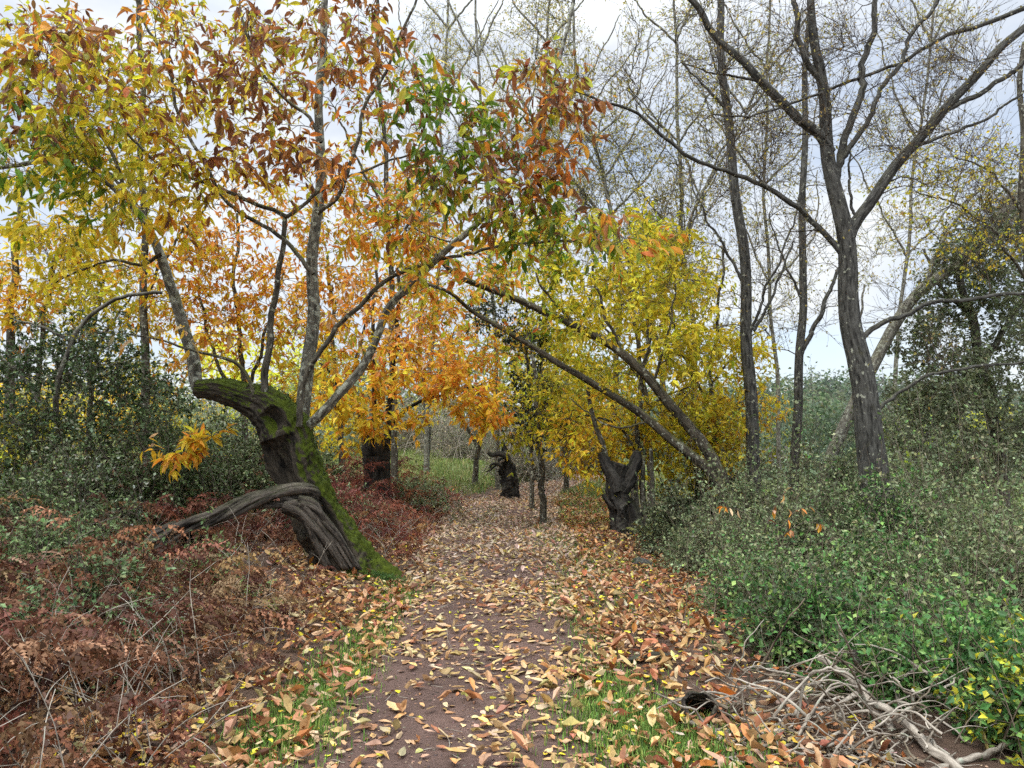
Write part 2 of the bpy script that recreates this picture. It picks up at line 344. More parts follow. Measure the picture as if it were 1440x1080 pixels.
def twr(tw, r0, r1): return np.broadcast_to(np.linspace(r0, r1, tw.shape[1]), tw.shape[:2])
def leaves(mb, tw, per, size, tmpl, colf, droop=.5, tip=.5, spread=.8, flat=.6, wscale=1.):
    """leaves on twigs: droop = pull of gravity on the leaf, tip = share gathered at the twig's tip, flat = how far faces turn up"""
    n = len(tw)*per; i = np.repeat(np.arange(len(tw)), per); K = tw.shape[1]
    u = np.where(R_.random(n) < tip, R_.uniform(.85, 1, n), R_.uniform(.1, 1, n))*(K-1.001); k = u.astype(int); f = (u-k)[:, None]
    p = tw[i, k]*(1-f)+tw[i, k+1]*f; T = norm(tw[i, k+1]-tw[i, k])
    Y = norm(T*.6+rdir(n)*spread-A(0, 0, droop)); nn = norm(rdir(n)*(1-flat)+A(0, 0, flat)+T*.1)
    X = norm(np.cross(Y, nn)); Z = np.cross(X, Y)
    sz = R_.uniform(*size, n); S3 = np.stack([sz*R_.uniform(.8, 1.2, n)*wscale, sz, sz*R_.uniform(.2, 2.2, n)], -1)
    mb.stamp(tmpl, p, X, Y, Z, S3, colf(p))
def blob(px, py, rx, ry, d, rd, n):
    u = rdir(n)*R_.random((n, 1))**(1/2.4)
    return P(px+u[:, 0]*rx, py+u[:, 1]*ry, d+u[:, 2]*rd)
def cfield(anch, blend=60, var=.18):
    """leaf colour by patches of the crown: anchors (px,py,palette)"""
    a = A(*[(x[0], x[1]) for x in anch]); pals = [np.asarray(x[2]) for x in anch]
    def f(p):
        X, Y = PIX(p); X = X+R_.normal(0, blend, len(X)); Y = Y+R_.normal(0, blend, len(Y))
        i = np.argmin((X[:, None]-a[:, 0])**2+(Y[:, None]-a[:, 1])**2, 1); out = np.zeros((len(p), 3))
        for k, q in enumerate(pals):
            m = i == k
            if m.any(): out[m] = pal(q, m.sum(), var)
        return out
    return f
def vis(tw, x0=-120, x1=1560, y0=-120, y1=1200):
    X, Y = PIX(tw[:, 0]); return tw[(X > x0) & (X < x1) & (Y > y0) & (Y < y1)]

def finish(t, root, org, mats, twl, leafmb, leafmat_=LEAF, limbs_named=None, S=12, bump=.03, twr_=(.004, .0015), crown='crown', twigmat=None):
    """links limbs (first = trunk), grown branches, twigs and leaves as parts of root"""
    for k, (p, r) in enumerate(zip(t.lp, t.lr)):
        b = MB(); b.tubes(p, r, S if r[0] > .02 else 7, bump=bump*(.5 if r[0] > .1 else 1))
        nm = 'trunk' if (limbs_named is None and k == 0) or (limbs_named and k < limbs_named) else 'limb'
        b.build(nm, mats[0] if isinstance(mats, (list, tuple)) else mats, root, org)
    tm = twigmat or (mats[1] if isinstance(mats, (list, tuple)) else mats)
    if t.br or len(twl):
        b = MB()
        if t.br: b.tubes(np.array(t.br), np.array(t.brr), 5, bump=.02)
        for q, tw in enumerate(twl): b.tubes(tw, twr(tw, twr_[0]/(1+q*.8), twr_[1]/(1+q*.3)), 3, cap=False)
        b.build('branches', tm, root, org)
    if leafmb is not None and leafmb.n: leafmb.build(crown, leafmat_, root, org)
# ------------------------------------------------------------------ sculpted trunks
def sculpt(px, wid, d, n=200, m=112, notches=(), ridge=.05, seed=0, dv=1.0, lobes=0., open_top=False, swirl=.5, bark_dents=.03):
    """px centreline in photo pixels, wid half widths in px; notches: (t0,t1,angle,half-angle,depth) real hollows cut into the wood.
    angle 0 = photo right, 90 = towards the viewer's side, 180 = photo left"""
    q = np.array([P(a[0], a[1], a[2] if len(a) > 2 else d) for a in px]); ctl = catmull(q, n)
    seg = np.r_[0, np.cumsum(np.linalg.norm(np.diff(q, axis=0), axis=1))]; t = np.linspace(0, 1, n)
    R = np.interp(t, seg/seg[-1], wid)/F*d
    k = np.ones(9)/9; R = np.convolve(np.pad(R, 4, 'edge'), k, 'valid')
    T = norm(np.gradient(ctl, axis=0)); V0 = A(0, -1, 0); U = norm(np.cross(T, V0)*1.0); U = np.where((U[:, :1] < 0), -U, U) if np.mean(T[:, 2]) > .3 else U
    V = norm(V0-(T@V0)[:, None]*T)
    th = np.linspace(0, 2*np.pi, m, endpoint=False)[None]; tt = t[:, None]; s = (tt*seg[-1])
    w_ = 1+ridge*(np.sin(7*th+swirl*s*2+seed)*.6+np.sin(13*th-swirl*s*3+2*seed)*.45+np.sin(23*th+4*s+seed)*.25)
    w_ = w_+.5*ridge*np.sin(41*th+6*s+3*np.sin(s*21+th*3))*np.sin(s*33+th*9)+bark_dents*(np.sin(s*9+3*th+seed)+np.sin(s*15-2*th)*.7+np.sin(s*27+5*th)*.5)+.5*bark_dents*np.sin(s*60+np.sin(th*9+s*14)*2)
    w_ = w_+lobes*np.clip(1-tt*4.5, 0, 1)**1.5*(.5+.5*np.sin(5*th+seed))
    for (t0, t1, an, ha, dep) in notches:
        da = np.abs((np.degrees(th)-an-12*np.sin(s*5)+180) % 360-180)/ha
        e = np.clip((tt-t0)/(t1-t0), 0, 1); env = np.clip(np.sin(np.pi*e), 0, 1)**.55*((tt > t0) & (tt < t1))
        mk = 1/(1+np.exp((da*(1+.0*e)-1)*9)); lip = np.exp(-((da-1.12)/.16)**2)*.07
        w_ = w_*(1-dep*mk*env)+lip*env
    rr = R[:, None]*w_
    v = ctl[:, None]+rr[..., None]*(np.cos(th)[..., None]*U[:, None]+dv*np.sin(th)[..., None]*V[:, None])
    j = np.arange(m); i = np.arange(n-1)[:, None]*m
    f = np.stack(np.broadcast_arrays(i+j, i+(j+1) % m, i+m+(j+1) % m, i+m+j), -1).reshape(-1, 4)
    bk = np.stack([rr*np.cos(th), rr*np.sin(th), s*.18+0*th], -1)
    b = MB()
    v = np.concatenate([v.reshape(-1, 3), (ctl[-1]-T[-1]*R[-1]*.7)[None]]); bk = np.concatenate([bk.reshape(-1, 3), bk[-1, :1]*.2])
    cap = np.stack([(n-1)*m+j, (n-1)*m+(j+1) % m, np.full(m, n*m)], -1)
    b.add(v, [f, cap], None, bk, True)
    return b, ctl, R
def tufts(mb, verts, nrm, n, size, cols):
    i = R_.integers(0, len(verts), n); Z = norm(nrm[i]+rdir(n)*.5); X = norm(np.cross(Z, rdir(n)))
    mb.stamp(OVAL, verts[i], X, Z, np.cross(X, Z), R_.uniform(*size, n), pal(cols, n))

# ================================================================== 1. leaning mossy chestnut
D1 = 8.4
cb = onG(520, 812); D1 = float(cb[1])
ROOT = thing('leaning_chestnut', 'leaning hollow chestnut covered in green moss left of the path', 'tree', (cb[0], cb[1], cb[2]))
org = np.array(cb)
b, c1, r1 = sculpt([(520,842),(494,806),(466,762),(440,716),(421,675),(409,640),(400,606),(378,574),(345,560),(312,549),(276,546)],
    [38, 40, 37, 34, 34, 36, 35, 29, 20, 17, 11], D1, 260, 128,
    notches=[(.30,.62,118,48,.80),(.10,.42,58,12,.6),(.64,.72,95,22,.6),(.05,.28,150,26,.4),(.80,.97,235,40,.4)], ridge=.065, seed=1.2, lobes=.35, dv=.95, swirl=.9, bark_dents=.04)
b.build('trunk', B_MOSS, ROOT, org)
# root foot and moss tufts
b = MB()
for (ax, ay, bx, by, w0, w1) in [(492,775,545,815,24,6),(452,770,438,796,14,6)]:
    g = onG(bx, by); a_ = P(ax, ay, D1-.05); p = catmull([a_, (a_+g)/2+A(0, 0, .0), g+A(0, 0, -.06)], 14)
    b.tubes(p, np.linspace(w0, w1, 14)/F*D1, 14, bump=.08)
b.build('root', B_MOSS, ROOT, org)
dg = P(522, 800, D1)
b = MB(); n = 1500
tt = R_.uniform(.0, .96, n); ii = (tt*(len(c1)-1)).astype(int); T = norm(np.gradient(c1, axis=0))[ii]
side = norm(np.cross(T, A(0, -1, 0))); side = np.where(side[:, 2:] < 0, -side, side)
ang = R_.normal(-.1, .45, n); dr = norm(side*np.cos(ang)[:, None]+A(0, -1, 0)*np.sin(ang)[:, None])
pos = c1[ii]+dr*(r1[ii]*R_.uniform(.97, 1.05, n))[:, None]; X = norm(np.cross(dr, rdir(n)))
b.stamp(OVAL, pos, X, norm(dr+rdir(n)*.8), dr, R_.uniform(.012, .035, n), pal([(.05,.075,.008),(.07,.10,.01),(.035,.055,.008)], n))
n = 1300; gx, gy = R_.normal(538, 20, n), R_.normal(812, 12, n); pp = P(gx, gy, D1-.25+R_.normal(0, .06, n)); pp[:, 2] = np.maximum(G(pp[:, 0], pp[:, 1])+R_.uniform(.0, .10, n), 0)
b.stamp(OVAL, pp, rdir(n), norm(rdir(n)+A(0, 0, .6)), rdir(n), R_.uniform(.015, .035, n), pal([(.06,.13,.03),(.10,.19,.04),(.12,.20,.06)], n))
b.build('moss', LEAF, ROOT, org)
# broken dead limb
b = MB()
core = [((452,708),(425,700),(395,699),(365,704),(335,713),(305,724),(275,735),(245,748),(215,772),(200,790)), (19,17,14,12,11,10,10,12,14,10)]
for k in range(9):
    off = [(R_.uniform(-1, 1)*w_*.55, R_.uniform(-1, 1)*w_*.55) for w_ in core[1]]
    ph = R_.uniform(0, 6); e = len(core[0])-int(R_.integers(0, 2)) if k < 6 else int(R_.integers(5, 9))
    pts = [P(x+9*np.sin(i*.9+ph)*(w_/20), y+w_*.75*np.cos(i*.8+ph)+(i > 5)*(k-4)*3.2*(i-5)*.6, D1-.28-.06*i+(.26 if i == 0 else 0)+.5*w_/F*D1*np.sin(i*.8+ph)) for i, ((x, y), w_) in enumerate(zip(core[0], core[1]))][:e]
    p = catmull(pts, 60); ww = catmull(np.array([[w_, 0, 0] for w_ in core[1][:e]]), 60)[:, 0]
    b.tubes(p, np.clip(ww*.5, 2.5, 40)*R_.uniform(.7, 1.15)/F*D1*np.linspace(1, .5, 60)*np.clip(.35+np.linspace(0, 6, 60), 0, 1), 16, bump=.11)
b.build('dead_limb', B_DEAD, ROOT, org)
b = MB()   # torn splinters of wood running down the stem from the limb
for k in range(16):
    a0 = 418+R_.uniform(-14, 22); sx = R_.uniform(0, 1)
    pts = [(a0-12, 699+sx*14), (a0+10, 706+sx*18), (a0+26+sx*8, 735+sx*10), (a0+40+sx*16, 768), (a0+52+sx*26, 800)]
    p = catmull([P(x, y, D1-.40+.02*i+R_.uniform(-.02, .02)) for i, (x, y) in enumerate(pts)], 24)
    b.tubes(p, np.linspace(7, 3, 24)*R_.uniform(.6, 1.2)/F*D1, 6, bump=.15)
b.build('torn_wood', B_DEAD, ROOT, org)
# living shoots
t = Tree()
t.limb([(286,556),(275,536),(272,505),(262,470),(252,440),(238,400),(226,355),(205,315),(176,280),(150,255),(110,238),(60,225),(0,236)], 12, 3.5, D1+.1, 60)       # A
t.limb([(424,590),(432,520),(440,440),(441,380),(445,300),(452,200),(449,110),(458,0),(462,-90)], 13, 5, D1+.15, 60)                                        # B
t.limb([(368,572),(371,550),(377,490),(383,440),(392,385),(399,330),(403,305)], 7, 4, D1-.1, 30)                                                                      # C
t.limb([(418,612,D1+.05),(436,598,D1-.05),(452,582,D1-.15),(472,560),(505,520),(530,470),(548,432),(585,395),(630,350),(690,295),(738,220),(770,140),(800,40),(810,-40)], 9, 2.5, D1-.2, 70)           # D
t.limb([(420,600),(424,560),(430,528),(458,485),(482,448),(515,420),(552,392),(610,366),(680,352),(760,340),(850,335)], 5.5, 1.8, D1-.2, 50)                 # E
t.limb([(360,566),(348,528),(330,510),(300,500),(262,490),(225,478),(185,470)], 4, 1.3, D1-.15, 26)                                                           # F
t.limb([(403,305),(385,296),(355,285),(320,268),(280,255),(240,240),(190,200),(140,140),(90,60)], 4, 1.5, D1-.4, 40)
t.limb([(403,305),(425,290),(460,262),(500,245),(560,222),(600,213)], 3.5, 1.5, D1-.5, 30)
t.limb([(226,357),(200,372),(160,366),(120,378),(70,400)], 3.5, 1.2, D1, 24)
t.limb([(441,385),(400,340),(330,290),(290,240),(260,180),(240,110),(200,20),(180,-60)], 4, 2, D1-.5, 44)
t.limb([(446,300),(480,270),(500,200),(520,140),(560,60),(600,-40)], 4, 2, D1-.6, 36)
t.limb([(176,280),(160,220),(120,170),(60,120),(0,100)], 4, 1.5, D1-.8, 30)
t.limb([(452,200),(430,160),(380,120),(350,60),(330,-40)], 3.5, 1.5, D1-.7, 30)
t.limb([(300,612),(270,622),(235,640)], 2.2, 1, D1+.1, 12)
blobs = [(60,90,110,90,6.8,1.2,17),(40,230,120,70,7.0,1.2,24),(190,250,100,70,7.6,1,18),(150,120,120,110,7.2,1.2,22),(90,330,100,50,7.8,.8,8),
         (300,60,120,80,7.2,1.2,12),(400,140,110,110,7.4,1.2,11),(330,240,90,60,7.6,.8,8),(500,40,90,70,7.2,1,8),(460,230,80,60,7.5,.8,6),
         (610,160,75,55,6.6,.6,9),(640,240,70,40,6.8,.6,8),(690,180,60,60,7.2,.6,6),(770,120,45,80,7.4,.6,9),(760,230,60,70,7.4,.6,10),(700,300,90,50,7.3,.8,10),
         (820,330,110,35,7.3,.6,9),(900,340,60,30,7.3,.5,3),(560,300,90,50,7.6,.8,8),(600,370,80,40,7.8,.8,5),(520,100,80,60,7.4,1,7)]
tg = np.vstack([blob(*(q[:6]+(int(q[6]*1.12),))) for q in blobs]); t.grow(tg, 8, .15, .0028, .022, .008, .14)
tw = t.twigs(5, (.18, .5), 4, .05, .9, tmin=.2); tw = vis(tw)
tw2 = subtw(tw, 2, (.06, .18), 3, 0., .9)
YGT = [(.56,.50,.04),(.46,.45,.04),(.68,.56,.05)]
BRT = [(.36,.15,.045),(.27,.11,.04),(.44,.20,.055),(.20,.085,.04)]
CF = cfield([(30,60,ORG+YGT),(110,20,BRT),(60,120,YGT+BRT),(20,220,GRN+YGT),(110,260,YGT+GRN),(200,230,YEL+YGT),(150,120,YGT+YEL),(200,60,YGT+ORG),(90,330,YEL),
             (260,180,YEL+BRT),(230,300,YEL+GOLD),(300,60,BRT+BRT+YEL),(370,100,BRT+YGT),(400,200,BRT),(340,250,BRT+YEL),(470,60,BRT+YGT),(500,110,BRT+ORG),(450,230,ORG+BRT),(540,30,BRT),
             (530,170,BRT+ORG),(600,160,GRN),(620,110,GRN+YGT),(660,190,GRN),(640,240,GRN+YGT),(700,190,GRN+BRT),(580,240,GRN+BRT),(760,100,BRT+YGT),(780,180,BRT+ORG),(750,240,BRT+ORG),(700,280,BRT+YGT),(740,330,GRN+YGT),(810,350,GRN+YGT),
             (860,320,YGT+BRT),(900,330,ORG+YGT),(540,300,YGT+ORG),(600,370,YGT+ORG),(460,330,ORG+YEL)], 40)
lm = MB()
leaves(lm, tw, 2, (.11, .19), CHEST, CF, droop=.8, tip=.75, flat=.5); leaves(lm, tw, 1, (.08, .17), CURL, CF, droop=.8, tip=.75, flat=.3)
leaves(lm, tw2, 2, (.07, .16), CHEST, CF, droop=.75, tip=.8, flat=.5)
# individually visible sprays on low shoots
def spray(pxs, d, per, size, colf, n=8, r=.0025):
    a = np.array([P(x, y, d) for x, y in pxs]); p = catmull(a, 16)
    i = np.sort(R_.uniform(2, 14, n)).astype(int); dr = norm(np.gradient(p, axis=0)[i]*1.2+rdir(n)*.9); q = mktw(p[i], dr, R_.uniform(.08, .22, n), 4, -.1)
    b2 = MB(); leaves(lm, q, per, size, CHEST, colf, droop=.5, tip=.7); b2.tubes(p, np.linspace(r*1.6, r, 16), 4); b2.tubes(q, twr(q, r*.7, r*.4), 3, cap=False); b2.build('twig', B_TWIGD, ROOT, org)
spray([(308,606),(285,618),(262,628),(232,645),(222,655)], D1-.1, 7, (.12,.18), lambda p: pal(GOLD+YEL+ORG, len(p)), 20)
spray([(262,612),(235,628),(205,632),(190,610)], D1-.3, 3, (.09,.15), lambda p: pal(GOLD+TAN, len(p)), 4)
spray([(262,490),(225,478),(185,470),(140,466)], D1-.5, 2, (.12,.18), lambda p: pal(ORG+TAN, len(p)), 4)
spray([(250,500),(275,470),(310,470),(345,480)], D1-.6, 4, (.11,.17), lambda p: pal(ORG+GOLD+TAN, len(p)), 8)
spray([(560,393),(590,380),(560,440),(540,500)], D1-.5, 3, (.10,.16), lambda p: pal(ORG+GOLD, len(p)), 9)
spray([(455,430),(480,455),(500,470),(520,520)], D1-.3, 3, (.08,.13), lambda p: pal(YGR+GOLD, len(p)), 5)
finish(t, ROOT, org, (B_CHEST, B_TWIGD), [tw, tw2], lm, limbs_named=0, S=14, bump=.035, twr_=(.0032, .0013))
for ob in ROOT.children:
    if ob.name.startswith('limb'): ob.data.materials[0] = B_PALE if len(ob.data.vertices) > 760 else B_CHEST

# ================================================================== generic background broadleaf tree
def tree(name, label, cat, limbs, d, blobs, colf, leaf=(.12,.18), tm=CHEST_S, mats=(B_CHEST, B_TWIGD), ntw=5, tl=(.25,.6), per=4, sub=0, group=None, droop=.5, base=None, rise=.2,
         rt=.004, rmax=.06, wob=.03, lmat=None, trw=(.004,.002), flat=.5, S=10, tip=.5, up=.1, wig=.1, extra=None, nt_=None, prune=True):
    p0 = P(limbs[0][0][0][0], limbs[0][0][0][1], limbs[0][0][0][2] if len(limbs[0][0][0]) > 2 else d)
    gz = float(G(p0[0], p0[1])); org = A(p0[0], p0[1], gz)
    root = thing(name, label, cat, org, group); t = Tree()
    for k, (px, r0, r1) in enumerate(limbs):
        p, r = t.limb(px, r0, r1, d, 40, wob)
        if k == 0:
            dz = p[0, 2]-gz
            if dz > -.15:   # run the trunk down into the ground
                t.lp[0] = np.vstack([A(p[0, 0], p[0, 1], gz-.2), A(p[0, 0], p[0, 1], gz+.05), p]) if dz > .1 else np.vstack([A(p[0, 0], p[0, 1], gz-.2), p])
                ex = 2 if dz > .1 else 1; t.lr[0] = np.r_[[r[0]*1.35, r[0]*1.2][:ex], r]
    tg = np.vstack([blob(*q) for q in blobs]); t.grow(tg, 7, rise, rt, rmax, .011, wig)
    tw = t.twigs(ntw, tl, 4, up, .9, tmin=.15)
    if prune: tw = vis(tw)
    twl = [tw]; lm = MB()
    if sub: twl.append(subtw(tw, sub, (tl[0]*.4, tl[1]*.5), 3, up))
    if per: 
        for q in twl: leaves(lm, q, per, leaf, tm, colf, droop=droop, tip=tip, flat=flat)
    if extra: extra(lm, t, twl)
    finish(t, root, org, mats, twl, lm, limbs_named=nt_, S=S, bump=.03, twr_=trw, leafmat_=lmat or LEAF)
    return root
# ================================================================== 2. chestnuts with orange and yellow leaves behind
def pl(*ps):
    q = sum([list(x) for x in ps], []); return lambda p: pal(q, len(p))
GB = 'autumn chestnuts behind the leaning tree'
tree('autumn_chestnut', 'pollarded chestnut with swollen black head and orange leaves, right of the leaning trunk', 'tree',
     [([(531,668),(529,640),(530,610)], 22, 26), ([(545,618),(548,570),(556,500),(560,440),(562,380)], 6, 3), ([(522,606),(527,560),(524,510),(524,450),(530,380)], 5, 2.5),
      ([(546,600),(580,570),(620,555),(680,540)], 4, 1.5), ([(516,606),(500,570),(480,540),(450,510)], 3.5, 1.5)], 14,
     [(530,480,100,60,13.5,1.2,16),(600,530,100,45,13.2,1,14),(490,560,60,50,13,1,8),(660,560,60,40,13.5,1,8),(600,440,90,50,14,1.2,10),(540,400,90,40,14,1,8),(520,600,40,25,13.2,.4,3),(560,600,60,20,13,.5,3)],
     cfield([(500,580,GOLD+YEL),(540,540,GOLD+YEL+ORG),(620,540,ORG+GOLD),(560,450,ORG+GOLD+TAN),(640,600,GOLD+YEL),(700,560,ORG+GOLD),(600,400,ORG+YGR)], 30), leaf=(.14,.22), ntw=5, per=4, sub=2, mats=(B_BURN, B_TWIGD), group=GB)
defs = [  # label, limbs, d, blobs, colours, leaf
 ('tall straight grey-stemmed chestnut rising behind the far left crown, yellow leaved', [([(204,640),(204,500),(202,350),(200,200),(198,90),(196,-40)], 8, 4),([(204,420),(240,350),(290,290),(330,240)],3,1.5),([(202,300),(150,240),(100,200)],3,1.5)], 15,
   [(200,260,150,80,15,1.5,30),(100,300,120,80,15.5,1.5,22),(250,380,110,60,15,1.5,24),(130,180,120,80,15,1.5,24),(240,130,120,90,15,1.5,24),(280,30,120,70,15,1.5,18),(60,60,100,70,15,1.5,14)], cfield([(100,300,YEL+GOLD),(200,250,YEL+YGR),(250,380,GOLD+ORG+YEL),(150,150,YEL+YGR+BRN)],30)),
 ('orange-leaved chestnut with thin upright stems behind the leaning trunk', [([(345,640),(342,560),(338,480),(330,400),(335,300)], 6, 2.5),([(344,570),(365,500),(380,440),(400,380)],4,2),([(343,580),(310,520),(290,460),(280,400)],4,2)], 16.5,
   [(330,350,120,55,16,1.5,36),(300,440,90,50,16,1.5,26),(400,420,80,50,16.5,1.5,24),(380,480,80,40,16,1.2,18),(290,510,60,30,16,1,8)], cfield([(330,340,ORG+ORG+GOLD),(290,440,GOLD+ORG),(400,420,ORG+GOLD),(380,490,YEL+GOLD)],30)),
 ('golden chestnut behind the mossy trunk with two thin dark stems', [([(482,660),(478,600),(470,520),(468,440),(460,360)], 6, 2.5),([(478,580),(500,510),(515,450)],3.5,2)], 18.5,
   [(470,400,100,55,18,1.5,26),(450,480,80,50,18,1.5,24),(500,320,90,45,18,1.5,18),(430,540,60,40,18,1.2,14)], cfield([(470,400,ORG+GOLD),(450,480,GOLD+YEL),(500,320,ORG+YGR),(430,540,YEL+GOLD)],30)),
 ('low orange chestnut at the far end of the bracken, hanging over the clearing', [([(668,672),(672,630),(680,590),(678,540)], 5, 3),([(672,630),(650,590),(620,560)],3,1.5),([(680,590),(710,550),(740,520)],3,1.5)], 22,
   [(650,500,80,45,21,1.5,28),(610,560,70,25,21,1.5,14),(680,560,50,22,21,1.5,10),(700,480,60,40,21,1.5,18)], cfield([(650,500,ORG+GOLD),(610,570,GOLD+YEL),(690,570,ORG+GOLD+YEL),(640,600,YEL+TAN)],30)),
 ('yellow chestnut at the far left edge with two grey stems', [([(14,560),(14,480),(18,400),(24,330),(30,240)], 8, 4),([(52,560),(58,480),(70,400),(90,330)],5,3)], 15.5,
   [(40,380,90,60,15,1.5,26),(100,420,80,50,15,1.5,20),(30,450,60,40,15,1.2,14),(90,350,80,50,15.5,1.5,18)], cfield([(40,380,YEL+GOLD),(100,420,YEL+YGR),(30,450,GOLD+YEL+ORG)],30)),
 ('small yellow-green chestnut beside the dark shrub at left', [([(126,600),(128,520),(136,440),(150,380)], 5, 2.5),([(128,500),(160,450),(190,410)],3,1.5)], 17.5,
   [(150,400,80,50,17,1.5,22),(200,450,60,40,17,1.5,18),(100,450,60,40,17,1.5,14),(190,520,50,40,17,1.2,10)], cfield([(150,400,YEL+YGR),(200,450,GOLD+YEL),(100,450,YEL+YGR),(190,520,YEL+YGR)],30)),
 ('pale orange chestnut filling the gap above the clearing', [([(600,655),(602,600),(596,540),(590,470),(600,400)], 5, 2.5),([(600,580),(625,520),(640,460)],3,1.5)], 25,
   [(600,420,90,50,24,2,26),(640,470,80,45,24,2,24),(560,500,70,50,24,2,20),(690,420,70,50,24,2,18),(580,340,80,40,24,2,14)], cfield([(600,420,ORG+YEL+TAN),(640,470,GOLD+YEL),(560,500,GOLD+YEL),(690,420,YEL+YGR),(580,340,YGR+ORG)],30)),
 ('tall bronze-leaved chestnut in the upper middle', [([(555,640),(552,500),(548,360),(540,200),(530,60),(528,-60)], 6, 3),([(548,360),(600,280),(650,220)],3,1.5),([(545,300),(500,220),(470,150)],3,1.5)], 17,
   [(540,250,110,60,16.5,1.5,22),(480,130,100,80,16.5,1.5,26),(420,50,110,70,16.5,1.5,18),(380,200,80,70,16.5,1.5,14),(600,330,100,50,16.5,1.5,20),(420,280,80,50,16.5,1.5,14),(540,330,90,40,17,1.5,14)], cfield([(540,250,ORG+YEL),(480,130,YGR+BRN),(600,330,YGR+YEL+ORG),(420,280,ORG+YEL)],30)),
]
for lab, li, d, bl, cf in defs:
    bl = [q[:6]+(max(4, int(q[6]*.72)),) for q in bl]
    tree('autumn_chestnut', lab, 'tree', li, d, bl, cf, leaf=(.13,.22), ntw=5, per=4, sub=1, tl=(.3,.8), group=GB, S=8, trw=(.006,.003))

# ================================================================== 3. arching pair of stems over the path and yellow trees at right of the path
DA = 12.
tree('arching_chestnut', 'twin-stemmed chestnut arching over the path from the right, yellow-green leaves', 'tree',
     [([(1024,700,12.2),(1012,668),(985,620),(955,580),(918,540),(880,505),(850,480),(808,456),(760,436),(720,420),(680,404),(640,385,11.5),(600,350,11.2),(560,335,11)], 12, 3.5),
      ([(1016,690,12),(1000,664),(962,632),(915,592),(870,562),(820,530),(780,508),(740,482),(700,458),(660,436),(630,410,11.4),(590,395,11.2)], 10, 2.5),
      ([(880,505),(850,440),(835,380),(830,300)], 3.5, 1.2), ([(720,420),(700,380),(650,345),(600,330),(560,300)], 3, 1.2), ([(808,456),(760,400),(740,340)], 3, 1.2),
      ([(918,540),(940,470),(950,400)],3,1.2), ([(915,592),(860,600),(800,560)],2.2,1)], DA,
     [(850,400,90,50,12,1,14),(760,370,80,40,11.8,1,11),(930,430,70,60,12,1,12),(680,380,70,40,11.5,1,7),(800,470,90,30,12,.8,6),(980,500,50,50,12,.8,8),(900,340,80,40,12,1,10),(700,500,60,25,11.8,.8,4)],
     cfield([(850,400,YGR+YEL+YEL),(760,370,YGR+YGR+GRN),(930,430,YEL+YEL+YGR),(680,380,YGR+ORG),(980,500,YEL+YGR),(850,640,YEL+YEL+YGR),(920,650,YEL+GOLD),(900,340,YGR+YEL)], 30), leaf=(.11,.19), ntw=6, per=4, sub=1, mats=(B_DARK, B_TWIGD), S=14, wob=.03)
YG_ = 'yellow chestnuts right of the path'
tree('yellow_chestnut', 'yellow chestnut with low golden sprays above the charred stump', 'tree',
     [([(906,735),(905,690),(900,640),(897,590),(905,520),(915,440)], 6, 2.5),([(900,640),(870,600),(830,585),(790,590)],3,1.2),([(897,590),(930,560),(980,540)],3,1.2)], 12.8,
     [(850,600,80,28,12.8,.8,18),(830,640,50,22,12.6,.6,13),(930,620,70,40,13,.8,18),(960,570,60,40,12.8,.8,16),(880,550,80,30,12.8,1,9),(950,660,50,40,13,.6,14),(865,655,40,18,12.8,.5,6),(1000,620,40,40,12.8,.6,12)],
     cfield([(850,600,YEL+GOLD),(820,640,YEL+YEL+GOLD),(930,600,YEL),(880,540,YEL+YGR),(960,570,YEL+YGR),(950,660,YEL+YGR)],30), leaf=(.09,.15), ntw=7, per=4, sub=1, group=YG_, S=8)
tree('yellow_chestnut', 'slender yellow-green chestnut beside the poplar trunks', 'tree',
     [([(1012,690),(1008,620),(1000,540),(1010,440),(1020,340)], 5, 2),([(1004,580),(960,500),(940,430)],3,1.2),([(1000,540),(1050,480),(1080,460)],2.5,1)], 13.6,
     [(990,500,60,50,13.4,1,22),(960,420,60,50,13.4,1,16),(1040,500,50,40,13.4,.8,14),(1010,590,50,40,13.4,.8,16),(930,350,60,50,13.6,1,12),(1060,570,40,40,13.4,.8,8),(1020,640,30,40,13.4,.6,10)],
     cfield([(990,500,YEL+YGR),(960,420,YGR+YEL),(1040,500,YEL),(1010,590,YEL+GOLD),(930,350,YGR)],25), leaf=(.10,.16), ntw=6, per=4, sub=1, group=YG_, S=8)
tree('yellow_chestnut', 'broad yellow-green chestnut behind the arching stems', 'tree',
     [([(915,700),(912,620),(905,540),(890,440),(880,340)], 6, 3),([(905,540),(850,460),(820,400)],3,1.5),([(900,500),(950,420),(960,360)],3,1.5),([(912,620),(950,560),(1000,520)],3,1.5)], 17,
     [(870,450,100,50,16.5,1.5,22),(800,400,90,40,16.5,1.5,16),(940,380,80,50,16.5,1.5,18),(830,520,90,35,16.5,1.5,18),(930,500,80,45,16.5,1.5,20),(760,450,60,40,16.5,1.5,10),(860,330,90,40,16.5,1.5,14),(980,600,60,50,16.5,1.2,16),(760,330,70,40,17,1.5,8)],
     cfield([(870,450,YEL+YEL+YGR),(800,400,YGR+YEL),(940,380,YGR+YEL),(830,520,YEL+YGR),(930,500,YEL),(860,330,YGR+GRN)],25), leaf=(.13,.2), ntw=6, per=4, sub=1, tl=(.3,.7), group=YG_, S=8)
